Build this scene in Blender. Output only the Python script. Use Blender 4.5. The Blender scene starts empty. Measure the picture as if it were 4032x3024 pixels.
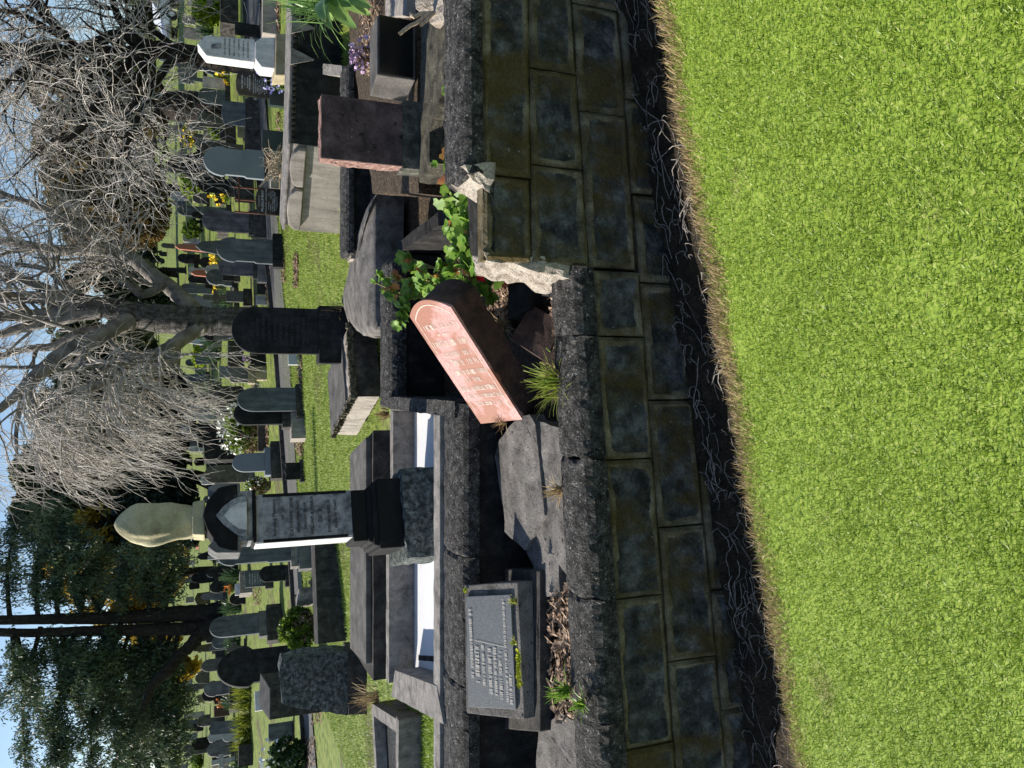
import bpy, bmesh, math, random
import numpy as np
from mathutils import Vector, Matrix, noise
R = math.radians
random.seed(7); rng = np.random.default_rng(7)
scene = bpy.context.scene
col = scene.collection
# ---------------------------------------------------------------- camera (portrait photograph stored on its side)
F = 3029.0; PITCH = math.atan((2016-830)/F); CP, SP = math.cos(PITCH), math.sin(PITCH); EYE = Vector((0, 0, 2.2))
cd = bpy.data.cameras.new('camera'); cam = bpy.data.objects.new('camera', cd); col.objects.link(cam)
cd.sensor_width = 36; cd.sensor_fit = 'HORIZONTAL'; cd.lens = F/4032*36; cd.clip_end = 2000; cd.clip_start = .05
fw = Vector((0, CP, -SP)); up = Vector((0, SP, CP)); rt = Vector((1, 0, 0))
m = Matrix((-up, rt, -fw)).transposed().to_4x4(); m.translation = EYE; cam.matrix_world = m
scene.camera = cam
# ---------------------------------------------------------------- world, sun, exposure
SUN = Vector((-.82, .24, .50)).normalized()
w = bpy.data.worlds.new('World'); scene.world = w; w.use_nodes = True
nt = w.node_tree; bg = nt.nodes['Background']; sky = nt.nodes.new('ShaderNodeTexSky')
sky.sky_type = 'NISHITA'; sky.sun_disc = False; sky.sun_elevation = math.asin(SUN.z); sky.sun_rotation = math.atan2(SUN.x, SUN.y)
sky.ozone_density = 2.0; sky.air_density = 1.0; sky.dust_density = .5
nt.links.new(sky.outputs[0], bg.inputs[0]); bg.inputs[1].default_value = .095
sl = bpy.data.lights.new('sun', 'SUN'); sl.energy = 5; sl.angle = R(.5); sl.color = (1, .94, .84)
so = bpy.data.objects.new('sun', sl); col.objects.link(so); so.rotation_euler = SUN.to_track_quat('Z', 'Y').to_euler(); so.location = (-10, 5, 12)
scene.view_settings.view_transform = 'Standard'; scene.view_settings.look = 'None'
scene.view_settings.exposure = .75; scene.view_settings.gamma = 1
scene.cycles.max_bounces = 5; scene.cycles.transparent_max_bounces = 4
# ---------------------------------------------------------------- pixel -> point on a plane of the place
def ray(X, Y):
    u = 1512-Y; v = X-2016
    return Vector((u, F*CP-v*SP, -F*SP-v*CP))
def at(X, Y, y):
    d = ray(X, Y); return EYE+d*(y/d.y)
def atz(X, Y, z):
    d = ray(X, Y); return EYE+d*((z-EYE.z)/d.z)
def gz(x, y):
    s = y-20; sp = math.log1p(math.exp(-abs(s)*.5))/.5+max(s, 0)
    return .50+.9*math.tanh(x/12)+.084*sp
def atg(X, Y):
    d = ray(X, Y); y = 3.0
    while y < 140:
        p = EYE+d*(y/d.y)
        if p.z <= gz(p.x, y): return p
        y += .05
    return EYE+d*(140/d.y)
# ---------------------------------------------------------------- mesh helpers
def fast(name, V, polys):
    V = np.asarray(V, np.float32); me = bpy.data.meshes.new(name)
    me.vertices.add(len(V)); me.vertices.foreach_set('co', V.ravel())
    ls = []; st = []; n = 0
    for P in polys:
        P = np.asarray(P, np.int32)
        if len(P) == 0: continue
        k = P.shape[1]; ls.append(P.ravel()); st.append(n+np.arange(len(P))*k); n += P.size
    ls = np.concatenate(ls); st = np.concatenate(st).astype(np.int32)
    me.loops.add(len(ls)); me.loops.foreach_set('vertex_index', ls.astype(np.int32))
    me.polygons.add(len(st)); me.polygons.foreach_set('loop_start', st)
    me.update(calc_edges=True); me.validate(); return me
def link(name, me, mat, parent=None, smooth=False, bevel=0, seg=2):
    o = bpy.data.objects.new(name, me); col.objects.link(o)
    if mat is not None and not me.materials: me.materials.append(mat)
    if smooth: me.polygons.foreach_set('use_smooth', np.ones(len(me.polygons), bool))
    if parent: o.parent = parent
    if bevel:
        b = o.modifiers.new('edge', 'BEVEL'); b.width = bevel; b.segments = seg; b.limit_method = 'ANGLE'; b.angle_limit = R(35)
    return o
def part(name, V, Fc, mat, root, **k):
    """world-space shape -> a child of the thing root (unrotated roots), or of a part under it"""
    me = bpy.data.meshes.new(name); o = Vector((0, 0, 0)); q = root
    while q: o += q.location; q = q.parent
    me.from_pydata([tuple(Vector(v)-o) for v in V], [], Fc); me.update()
    return link(name, me, mat, root, **k)
def tag(o, label=None, cat=None, group=None, kind=None):
    if label: o['label'] = label
    if cat: o['category'] = cat
    if group: o['group'] = group
    if kind: o['kind'] = kind
    return o
def thing(name, label, cat, loc, group=None, yaw=0):
    o = bpy.data.objects.new(name, None); o.empty_display_size = .1; col.objects.link(o)
    o.location = loc; o.rotation_euler.z = yaw; return tag(o, label, cat, group)
def solo(name, V, Fc, mat, label=None, cat=None, group=None, kind=None, **k):
    V = [Vector(v) for v in V]; c = sum(V, Vector())/len(V); c.z = min(v.z for v in V)
    me = bpy.data.meshes.new(name); me.from_pydata([tuple(v-c) for v in V], [], Fc); me.update()
    o = link(name, me, mat, None, **k); o.location = c
    return tag(o, label, cat, group, kind)
def soloN(name, V, polys, mat, label=None, cat=None, group=None, kind=None, **k):
    V = np.asarray(V, float); c = V.mean(0); c[2] = V[:, 2].min()
    o = link(name, fast(name, V-c, polys), mat, None, **k); o.location = c
    return tag(o, label, cat, group, kind)
def partN(name, V, polys, mat, root, **k):
    o = np.array(root.location); 
    if root.parent: o = o+np.array(root.parent.location)
    return link(name, fast(name, np.asarray(V, float)-o, polys), mat, root, **k)
def box(x0, x1, y0, y1, z0, z1):
    V = [(x0,y0,z0),(x1,y0,z0),(x1,y1,z0),(x0,y1,z0),(x0,y0,z1),(x1,y0,z1),(x1,y1,z1),(x0,y1,z1)]
    return V, [(3,2,1,0),(4,5,6,7),(0,1,5,4),(1,2,6,5),(2,3,7,6),(3,0,4,7)]
def join(*sh):
    V = []; Fc = []
    for v, f in sh:
        n = len(V); V += list(v); Fc += [tuple(i+n for i in q) for q in f]
    return V, Fc
def hexa(bot, top):
    """closed solid between two rings of equal length"""
    n = len(bot); V = list(bot)+list(top)
    return V, [tuple(range(n))[::-1], tuple(range(n, 2*n))]+[(i, (i+1) % n, n+(i+1) % n, n+i) for i in range(n)]
def slab(top, th):
    """solid under a ring of top points"""
    top = [Vector(v) for v in top]
    return hexa([v-Vector((0, 0, th)) for v in top], top)
def prism(ol, y0, y1):
    """outline [(x,z)] counter-clockwise seen from the front, pushed from y0 to y1"""
    n = len(ol); V = [(x, y0, z) for x, z in ol]+[(x, y1, z) for x, z in ol]
    return V, [tuple(range(n)), tuple(range(n, 2*n))[::-1]]+[(i, n+i, n+(i+1) % n, (i+1) % n) for i in range(n)]
def nz(p, s, seed=0): return noise.noise(Vector(p)*s+Vector((seed*7.3, seed*3.1, seed*1.7)))
def rough(V, Fc, cell, amp, scale, seed=0, only=None):
    """subdivide a shape and push its skin about with noise"""
    bm = bmesh.new(); vs = [bm.verts.new(v) for v in V]
    for f in Fc:
        try: bm.faces.new([vs[i] for i in f])
        except ValueError: pass
    bmesh.ops.recalc_face_normals(bm, faces=bm.faces[:])
    bmesh.ops.triangulate(bm, faces=[f for f in bm.faces if len(f.verts) > 4])
    for _ in range(7):
        es = [e for e in bm.edges if e.calc_length() > cell*1.5]
        if not es: break
        bmesh.ops.subdivide_edges(bm, edges=es, cuts=1, use_grid_fill=True)
    bm.normal_update(); mv = []
    for v in bm.verts:
        d = nz(v.co, scale, seed)+.5*nz(v.co, scale*2.7, seed+1)+.3*nz(v.co, scale*7, seed+2)
        if only and not only(v.co): d *= .2
        mv.append(v.co+v.normal*d*amp)
    for v, c in zip(bm.verts, mv): v.co = c
    V = [v.co.copy() for v in bm.verts]; bm.verts.index_update()
    Fc = [tuple(q.index for q in f.verts) for f in bm.faces]; bm.free(); return V, Fc
def tube(P, rad, n=6):
    P = np.asarray(P, float); k = len(P); T = np.gradient(P, axis=0); T /= np.linalg.norm(T, axis=1)[:, None]+1e-9
    ref = np.array([0, 0, 1.]) if abs(T[:, 2]).mean() < .8 else np.array([1., 0, 0])
    A = np.cross(T, ref); A /= np.linalg.norm(A, axis=1)[:, None]+1e-9; B = np.cross(T, A)
    a = np.arange(n)*2*math.pi/n; rad = np.broadcast_to(np.asarray(rad, float), (k,))
    V = P[:, None]+rad[:, None, None]*(np.cos(a)[None, :, None]*A[:, None]+np.sin(a)[None, :, None]*B[:, None])
    i = np.arange(k-1)[:, None]*n; j = np.arange(n)[None]; j2 = (j+1) % n
    Q = np.stack([i+j, i+j2, i+n+j2, i+n+j], -1).reshape(-1, 4)
    return V.reshape(-1, 3), Q
class Cloud:
    def __init__(s): s.V = []; s.P = {}; s.n = 0
    def add(s, V, Q):
        V = np.asarray(V); Q = np.asarray(Q); s.V.append(V); s.P.setdefault(Q.shape[1], []).append(Q+s.n); s.n += len(V)
    def get(s): return np.concatenate(s.V), [np.concatenate(q) for q in s.P.values()]
# ---------------------------------------------------------------- materials
def nodes(name):
    m = bpy.data.materials.new(name); m.use_nodes = True; t = m.node_tree
    return m, t, t.nodes['Principled BSDF']
def mixc(t, fac, a, b, mode='MIX'):
    n = t.nodes.new('ShaderNodeMix'); n.data_type = 'RGBA'; n.blend_type = mode
    for i, v in ((0, fac), (6, a), (7, b)):
        if hasattr(v, 'links'): t.links.new(v, n.inputs[i])
        else: n.inputs[i].default_value = v if i == 0 else (*v, 1)
    return n.outputs[2]
def ramp(t, src, stops):
    n = t.nodes.new('ShaderNodeValToRGB'); t.links.new(src, n.inputs[0]); e = n.color_ramp.elements
    while len(e) < len(stops): e.new(.5)
    for q, (p, c) in zip(e, stops): q.position = p; q.color = (*c, 1) if isinstance(c, tuple) else (c, c, c, 1)
    return n.outputs[0]
def nse(t, vec, scale, detail=6, rgh=.6, dist=0):
    n = t.nodes.new('ShaderNodeTexNoise'); n.inputs['Scale'].default_value = scale; n.inputs['Detail'].default_value = detail
    n.inputs['Roughness'].default_value = rgh; n.inputs['Distortion'].default_value = dist
    t.links.new(vec, n.inputs['Vector']); return n.outputs['Fac']
def coords(t, sc=(1, 1, 1)):
    c = t.nodes.new('ShaderNodeTexCoord'); oi = t.nodes.new('ShaderNodeObjectInfo')
    k = t.nodes.new('ShaderNodeMath'); k.operation = 'MULTIPLY'; k.inputs[1].default_value = 31; t.links.new(oi.outputs['Random'], k.inputs[0])
    a = t.nodes.new('ShaderNodeVectorMath'); a.operation = 'ADD'; t.links.new(c.outputs['Object'], a.inputs[0]); t.links.new(k.outputs[0], a.inputs[1])
    mp = t.nodes.new('ShaderNodeMapping'); mp.inputs['Scale'].default_value = sc; t.links.new(a.outputs[0], mp.inputs[0])
    return a.outputs[0], mp.outputs[0]
def bumpn(t, b, h, s, d=.01):
    n = t.nodes.new('ShaderNodeBump'); n.inputs['Strength'].default_value = s; n.inputs['Distance'].default_value = d
    t.links.new(h, n.inputs['Height']); t.links.new(n.outputs[0], b.inputs['Normal'])
def stone(name, dark, base, light, scale=5, lich=.5, soft=.1, streak=0, fine=90, spots=(), rgh=.85, bump=.5, spk=.35, bd=.012, spec=.25):
    m, t, b = nodes(name); v, vs = coords(t, (1, 1, .12))
    c = ramp(t, nse(t, v, scale, 9, .65, .3), [(max(0, lich-soft), dark), (lich+soft*.4, base), (min(1, lich+soft+.16), light)])
    if streak:
        c = mixc(t, ramp(t, nse(t, vs, 14, 5, .6), [(.42, 0.), (.68, streak)]), c, tuple(.35*q for q in dark))
    for sc, ss, thr, wd in spots:
        c = mixc(t, ramp(t, nse(t, v, ss, 5, .6), [(thr, 0.), (thr+wd, 1.)]), c, sc)
    f = nse(t, v, fine, 3, .7)
    c = mixc(t, 1., c, ramp(t, f, [(.3, 1-spk), (.7, 1+spk)]), 'MULTIPLY')
    t.links.new(c, b.inputs['Base Color']); b.inputs['Roughness'].default_value = rgh; b.inputs['Specular IOR Level'].default_value = spec
    h = t.nodes.new('ShaderNodeMath'); h.operation = 'ADD'; t.links.new(f, h.inputs[0]); t.links.new(nse(t, v, fine*.25, 6, .7), h.inputs[1])
    bumpn(t, b, h.outputs[0], bump, bd); return m
def leafm(name, cols, scale=40, trans=.35, rgh=.5, patch=None):
    m, t, b = nodes(name); v, _ = coords(t)
    c = ramp(t, nse(t, v, scale, 2, .5), [(.28+.44*i/max(1, len(cols)-1), q) for i, q in enumerate(cols)])
    if patch: c = mixc(t, ramp(t, nse(t, v, patch[1], 4, .6), [(patch[2], 0.), (patch[2]+.12, 1.)]), c, patch[0])
    t.links.new(c, b.inputs['Base Color']); b.inputs['Roughness'].default_value = rgh; b.inputs['Specular IOR Level'].default_value = .3
    tr = t.nodes.new('ShaderNodeBsdfTranslucent'); t.links.new(c, tr.inputs[0])
    mx = t.nodes.new('ShaderNodeMixShader'); mx.inputs[0].default_value = trans
    t.links.new(b.outputs[0], mx.inputs[1]); t.links.new(tr.outputs[0], mx.inputs[2]); t.links.new(mx.outputs[0], t.nodes['Material Output'].inputs[0])
    return m
def flat(name, c, rgh=.7, metal=0, spec=.4):
    m, t, b = nodes(name); b.inputs['Base Color'].default_value = (*c, 1); b.inputs['Roughness'].default_value = rgh
    b.inputs['Metallic'].default_value = metal; b.inputs['Specular IOR Level'].default_value = spec; return m
def g3(k, w=1.0): return (k*w, k, k/w)
MT = {}
MT['coping'] = stone('black_lichened_concrete', g3(.016, 1.04), g3(.085, 1.06), g3(.26, 1.07), 22, .50, .13, fine=95, spots=((g3(.42, 1.06), 62, .62, .05), (g3(.01), 48, .64, .05)), bump=1., bd=.03, spk=.8)
MT['vault'] = stone('sooty_concrete', g3(.008), g3(.028, 1.05), g3(.08, 1.15), 9, .50, .13, streak=.5, fine=110, spots=((g3(.10, 1.1), 50, .70, .05),), bump=.8)
MT['slab'] = stone('weathered_concrete', g3(.06, 1.08), g3(.17, 1.08), g3(.28, 1.09), 7, .47, .14, fine=150, spots=((g3(.02), 26, .63, .06), (g3(.42, 1.1), 90, .70, .04)), bump=.9, spk=.5)
MT['curb'] = stone('grey_kerb_concrete', g3(.06, 1.06), g3(.21, 1.09), g3(.32, 1.09), 9, .42, .14, streak=.35, fine=130, bump=.5)
MT['beige'] = stone('beige_cement', g3(.13, 1.1), g3(.27, 1.12), g3(.34, 1.13), 4, .36, .2, streak=.45, fine=120, bump=.4)
MT['tomb'] = stone('dark_tomb_cement', g3(.02, 1.08), g3(.055, 1.1), g3(.13, 1.13), 8, .48, .14, streak=.4, fine=110, spots=((g3(.11, 1.05), 40, .68, .05),), bump=.5)
MT['lid'] = stone('brown_grey_ledger', g3(.05, 1.06), g3(.10, 1.07), g3(.17, 1.08), 5, .45, .16, streak=.3, fine=130, bump=.4)
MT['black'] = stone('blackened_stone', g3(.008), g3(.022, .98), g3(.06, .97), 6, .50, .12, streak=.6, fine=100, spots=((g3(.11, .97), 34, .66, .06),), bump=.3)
MT['slate'] = stone('blue_grey_slate', (.05,.058,.066), (.105,.118,.13), (.17,.185,.2), 3, .45, .15, streak=.5, fine=130, bump=.2)
MT['bluegrey'] = stone('plain_blue_grey_stone', (.13,.15,.17), (.165,.185,.21), (.19,.215,.24), 2, .4, .2, fine=160, bump=.15, spk=.12)
MT['purple'] = stone('purple_grey_stone', (.05,.046,.055), (.12,.11,.125), (.22,.21,.22), 4, .45, .15, streak=.6, fine=120, bump=.25)
MT['grey'] = stone('mid_grey_granite', g3(.07), g3(.14, 1.01), g3(.22, 1.02), 4, .45, .14, streak=.4, fine=120, bump=.3)
MT['pale'] = stone('pale_grey_stone', g3(.18, 1.03), g3(.38, 1.03), g3(.5, 1.02), 4, .42, .14, streak=.35, fine=110, bump=.25)
MT['marble'] = stone('veined_white_marble', g3(.30, .98), g3(.55, 1.0), g3(.68, 1.01), 7, .40, .16, streak=.3, fine=60, bump=.2, spk=.12, rgh=.6)
MT['marble_dirty'] = stone('dirty_marble', (.07,.075,.085), (.24,.245,.26), (.40,.40,.41), 11, .47, .12, fine=50, bump=.35, spk=.2, rgh=.6)
MT['marble_black'] = stone('sooted_marble', g3(.006), g3(.016, .97), g3(.16, .97), 5, .60, .08, fine=60, spots=((g3(.3), 30, .74, .05),), bump=.3)
MT['statue'] = stone('lichened_statue_stone', (.16,.14,.08), (.36,.33,.2), (.5,.47,.32), 5, .42, .16, fine=70, bump=.35, spk=.15)
MT['statue_dark'] = stone('shaded_sooty_statue_stone', (.03,.028,.022), (.07,.065,.05), (.16,.15,.10), 5, .5, .15, fine=70, bump=.3, spk=.15)  # dark copy of the statue stone for its shaded, sooty side
MT['rocky'] = stone('lichened_rock_face', (.03,.035,.032), (.10,.115,.108), (.27,.30,.29), 24, .50, .10, fine=60, bump=1., spk=.4)
MT['sandy'] = stone('tan_sandstone', (.12,.09,.05), (.30,.25,.16), (.42,.36,.25), 4, .40, .16, fine=120, bump=.4)
MT['pink'] = stone('rough_pink_granite', (.05,.035,.033), (.30,.17,.14), (.52,.36,.31), 26, .42, .12, fine=140, spots=((g3(.05), 30, .62, .05), (g3(.6), 55, .70, .04)), bump=.9, spk=.4)
MT['pinkdark'] = stone('stained_red_granite', (.035,.026,.026), (.085,.058,.056), (.16,.115,.11), 9, .47, .12, fine=130, spots=((g3(.012), 16, .60, .08), (g3(.34, 1.02), 42, .68, .05)), bump=.4)
MT['pinkface'] = stone('polished_pink_granite', (.22,.10,.09), (.42,.22,.20), (.56,.38,.35), 110, .45, .14, fine=260, spots=(((.27,.115,.075), 2.6, .49, .05), (g3(.10), 95, .66, .05)), bump=.1, spk=.35, rgh=.45)
MT['redrough'] = stone('rough_red_stone', (.035,.025,.022), (.085,.052,.043), (.15,.095,.075), 12, .48, .14, fine=130, bump=.8, spots=((g3(.2, 1.1), 40, .70, .05),))
MT['blackgranite'] = stone('polished_black_granite', g3(.006), g3(.010), g3(.014), 40, .5, .2, fine=400, bump=.02, rgh=.16, spec=.5)
MT['greengranite'] = stone('dark_green_granite', (.012,.02,.02), (.03,.045,.045), (.05,.07,.07), 60, .5, .2, fine=300, bump=.05, rgh=.3, spec=.4)
MT['plate'] = stone('grey_granite_plate', (.075,.083,.09), (.12,.13,.14), (.19,.20,.215), 120, .47, .12, fine=330, bump=.2, spk=.5, rgh=.6)
MT['terracotta'] = stone('terracotta_granite', (.22,.08,.05), (.36,.14,.09), (.45,.21,.15), 20, .45, .15, fine=160, bump=.2)
MT['whitefloor'] = stone('white_tile', g3(.62, 1.01), g3(.78, 1.01), g3(.82, 1.01), 6, .35, .2, fine=60, bump=.15, spk=.05)
MT['asphalt'] = stone('asphalt', g3(.085, 1.03), g3(.115, 1.04), g3(.15, 1.05), 2, .45, .2, fine=160, bump=.5)
MT['soil'] = stone('dark_soil', (.018,.013,.008), (.05,.036,.022), (.11,.082,.052), 14, .5, .15, fine=70, bump=1., bd=.03, spk=.6, spots=(((.12,.10,.07), 60, .68, .05),))
MT['drysoil'] = stone('dry_leafy_soil', (.03,.02,.012), (.12,.085,.055), (.26,.2,.14), 34, .47, .12, fine=90, bump=1., bd=.03, spk=.6)
MT['rust'] = flat('rusty_iron', (.10, .035, .02), .8)
MT['letter_pale'] = flat('pale_lettering', (.45, .42, .38), .8)
MT['letter_pink'] = stone('chipped_pink_lettering', (.38,.26,.20), (.55,.42,.36), (.66,.56,.5), 90, .45, .15, fine=200, bump=.1)
MT['letter_dark'] = flat('lead_lettering', (.025, .027, .032), .7)
MT['letter_white'] = flat('white_lettering', (.5, .53, .56), .6)
MT['bark'] = stone('grey_flaking_bark', g3(.06, 1.05), g3(.16, 1.07), g3(.32, 1.08), 9, .48, .13, streak=.75, fine=30, bump=1., bd=.06, spk=.3)
MT['bark_smooth'] = stone('smooth_mottled_bark', g3(.09, 1.06), g3(.20, 1.09), g3(.33, 1.09), 2.2, .47, .12, fine=25, bump=.6, bd=.04, spk=.2)
MT['bark_dark'] = stone('dark_bark', (.02,.016,.013), (.045,.036,.03), (.10,.08,.065), 7, .5, .14, streak=.7, fine=24, bump=1., bd=.06)
MT['twig'] = stone('pale_bare_twig', g3(.17, 1.09), g3(.40, 1.09), g3(.58, 1.08), 3, .42, .14, fine=10, bump=.1, spk=.1)
# ---------------------------------------------------------------- ground, lawn, soil, path
MT['turf'] = leafm('mown_turf', [(.05,.09,.012), (.12,.19,.02), (.19,.27,.03), (.28,.31,.09)], 75, 0, .8, ((.17,.13,.07), 1.3, .68))
MT['farturf'] = leafm('rough_cemetery_turf', [(.05,.075,.012), (.11,.155,.02), (.17,.21,.035), (.22,.23,.07)], 6, 0, .85, ((.085,.06,.035), .55, .56))
MT['blade'] = leafm('grass_blades', [(.06,.13,.012), (.16,.27,.02), (.27,.37,.045), (.48,.48,.17)], 130, .35, .4, ((.46,.40,.20), 2.6, .66))
MT['straw'] = leafm('dry_grass', [(.22,.14,.06), (.40,.29,.15), (.52,.42,.25)], 60, .2, .6)
xs = np.concatenate([np.linspace(-70, -14, 15), np.linspace(-12, 16, 57), np.linspace(18, 95, 20)]); ys = np.concatenate([np.linspace(7.6, 30, 46), np.linspace(32, 170, 50)])
V = [(x, y, gz(x, y)+.03*nz((x*.5, y*.5, 0), 1)) for y in ys for x in xs]; n = len(xs)
Q = [(i*n+j, i*n+j+1, (i+1)*n+j+1, (i+1)*n+j) for i in range(len(ys)-1) for j in range(n-1)]
solo('cemetery_lawn', V, Q, MT['farturf'], kind='structure', smooth=True)
def zl(x, y): return .222*x+.07*(2.9-y)+.012*nz((x, y, 0), 2.2)
xs = np.linspace(-3.2, 3.4, 90); ys = np.linspace(-1.5, 2.9, 60)
def lip(x): return 2.9+.035*nz((x, 0, 0), 3)+.02*nz((x, 5, 0), 11)
V = []; rows = len(ys)+1
for k, y in enumerate(ys):
    for x in xs:
        yy = y+(lip(x)-2.9)*max(0, (y+1.5)/4.4)**6; V.append((x, yy, zl(x, yy)))
for x in xs: V.append((x, lip(x)+.01, zl(x, 2.9)-.16))
n = len(xs); Q = [(i*n+j, i*n+j+1, (i+1)*n+j+1, (i+1)*n+j) for i in range(rows-1) for j in range(n-1)]
solo('foreground_lawn', V, Q, MT['turf'], kind='structure', smooth=True)
xs = np.linspace(-3.2, 3.4, 120); ys = np.linspace(2.7, 3.6, 20)
V = [(x, y, .205*x-.085+.03*nz((x, y, 0), 7)+.06*max(0, y-3.2)) for y in ys for x in xs]; n = len(xs)
Q = [(i*n+j, i*n+j+1, (i+1)*n+j+1, (i+1)*n+j) for i in range(len(ys)-1) for j in range(n-1)]
solo('soil_trench', V, Q, MT['soil'], kind='structure', smooth=True)
xs = np.linspace(-5.5, 6, 70); ys = np.linspace(3.5, 7.9, 40)   # earth under and between the plots
V = [(x, y, min(.30+.03*x, .42)+(.18*max(0, min(1, (y-6.3)/1))+.30*max(0, min(1, (x-2.2)/1)))*1+.02*nz((x, y, 3), 5)) for y in ys for x in xs]; n = len(xs)
Q = [(i*n+j, i*n+j+1, (i+1)*n+j+1, (i+1)*n+j) for i in range(len(ys)-1) for j in range(n-1)]
solo('plot_soil', V, Q, MT['drysoil'], kind='structure', smooth=True)
# blades: one mesh of bent slivers
def blades(P, L, W, lean, cl=.8, tilt=.5):
    n = len(P); a = rng.uniform(0, 2*math.pi, n); a = a*(1-cl*.3)
    d = np.stack([np.cos(a), np.sin(a)], 1); ln = np.abs(rng.normal(lean, tilt, n))
    tip = np.stack([d[:, 0]*np.sin(ln)*L, d[:, 1]*np.sin(ln)*L, np.cos(np.clip(ln, 0, 1.45))*L], 1)
    mid = tip*np.array([.42, .42, .6]); s = np.stack([-d[:, 1], d[:, 0], np.zeros(n)], 1)*W[:, None]/2
    V = np.stack([P-s, P+s, P+mid+s*.8, P+mid-s*.8, P+tip], 1).reshape(-1, 3); i = np.arange(n)[:, None]*5
    return V, [i+np.array([[0, 1, 2, 3]]), i+np.array([[3, 2, 4]])]
n = 240000
x = rng.uniform(-2.3, 2.4, n); y = 2.93-rng.power(1.25, n)*2.3; y = 2.93-(2.93-y)*1.0
vl = np.array([.222*a+.07*(2.9-b)+.012*nz((a, b, 0), 2.2) for a, b in zip(x, y)])
den = np.array([nz((a, b, 1), 3.2)+.6*nz((a, b, 2), 9) for a, b in zip(x, y)])
keep = den > -.62; bare = ((x+.04)**2/.016+(y-1.34)**2/.006) < 1; keep &= ~(bare & (rng.random(n) < .8))
P = np.stack([x, y, vl-.004], 1)[keep]; L = rng.uniform(.012, .034, len(P))*(1+.3*den[keep]); W = rng.uniform(.002, .0042, len(P))
V, Q = blades(P, L, W, .85, tilt=.5)
soloN('grass_blades', V, Q, MT['blade'], kind='stuff')
n = 9000
x = rng.uniform(-2.3, 2.4, n); y = np.array([lip(a) for a in x])+rng.normal(-.035, .04, n); y = np.minimum(y, np.array([lip(a) for a in x])+.012)
P = np.stack([x, y, .222*x+.07*(2.9-y)-.006], 1); V, Q = blades(P, rng.uniform(.02, .07, n), rng.uniform(.002, .004, n), .95, tilt=.5)
soloN('dry_grass_edge', V, Q, MT['straw'], kind='stuff')
n = 130000   # blades on the lawn strip beyond the plots
x = rng.uniform(-6.5, 5.5, n); y = 8+rng.power(1.3, n)*11
P = np.stack([x, y, np.array([gz(a, b) for a, b in zip(x, y)])+.01], 1); V, Q = blades(P, rng.uniform(.025, .05, n), rng.uniform(.006, .012, n), .7)
MT['blade2'] = leafm('far_grass_blades', [(.11,.18,.02), (.19,.28,.03), (.27,.35,.05), (.36,.40,.11)], 30, .3, .5, ((.17,.13,.07), 1.1, .67))
soloN('lawn_grass', V, Q, MT['blade2'], kind='stuff')
# asphalt path with a low kerb on its far side
PE = [(-60,970,1022),(0,975,1030),(300,990,1045),(470,1006,1056),(870,1048,1099),(1100,1071,1115),(1420,1102,1145),(1780,1127,1167),(2250,1160,1192),(2350,1166,1198),(2860,1204,1237),(3150,1226,1262)]
A = [atg(a, Y) for Y, a, b in PE]; B = [atg(b, Y) for Y, a, b in PE]
V = []; n = len(A)
for a, b in zip(A, B): V += [a.lerp(b, k/4)+Vector((0, 0, .035)) for k in range(5)]
Q = [(i*5+j, i*5+j+1, i*5+j+6, i*5+j+5) for i in range(n-1) for j in range(4)]
solo('footpath', V, Q, MT['asphalt'], kind='structure')
V = []; 
for a, b in zip(A, B):
    d = (a-b).normalized(); d.z = 0
    V += [a+Vector((0, 0, .0)), a+Vector((0, 0, .13)), a+d*.14+Vector((0, 0, .13)), a+d*.14]
Q = [(i*4+j, i*4+j+1, i*4+j+5, i*4+j+4) for i in range(n-1) for j in range(3)]
solo('path_kerb', V, Q, MT['tomb'], kind='structure')
# ---------------------------------------------------------------- retaining wall of squared sandstone blocks
m, t, b = nodes('sandstone_block'); v, vs = coords(t, (.5, 1, .25))
at_ = t.nodes.new('ShaderNodeAttribute'); at_.attribute_name = 'margin'
c0 = ramp(t, nse(t, v, 11, 8, .65), [(.36, (.018,.019,.02)), (.50, (.055,.058,.06)), (.66, (.15,.155,.155))])
c1 = ramp(t, nse(t, v, 7, 7, .65), [(.34, (.05,.042,.026)), (.5, (.15,.125,.08)), (.66, (.27,.235,.165))])
mg = t.nodes.new('ShaderNodeMath'); mg.operation = 'MULTIPLY_ADD'; t.links.new(nse(t, v, 9, 6, .7), mg.inputs[0]); mg.inputs[1].default_value = 1.5; 
sb = t.nodes.new('ShaderNodeMath'); sb.operation = 'SUBTRACT'; t.links.new(at_.outputs['Fac'], sb.inputs[0]); sb.inputs[1].default_value = .72; t.links.new(sb.outputs[0], mg.inputs[2])
c = mixc(t, ramp(t, mg.outputs[0], [(.35, 0.), (.62, 1.)]), c0, c1)
c = mixc(t, ramp(t, nse(t, vs, 10, 5, .6), [(.46, 0.), (.62, .85)]), c, (.085,.06,.018))
c = mixc(t, ramp(t, nse(t, v, 38, 4, .7), [(.66, 0.), (.70, .8)]), c, (.26,.26,.24))
f = nse(t, v, 110, 4, .75); c = mixc(t, 1., c, ramp(t, f, [(.3, .6), (.7, 1.4)]), 'MULTIPLY')
t.links.new(c, b.inputs['Base Color']); b.inputs['Roughness'].default_value = .9; b.inputs['Specular IOR Level'].default_value = .2; bumpn(t, b, f, .8, .012)
MT['block'] = m
WB = ([], [], [])
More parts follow.
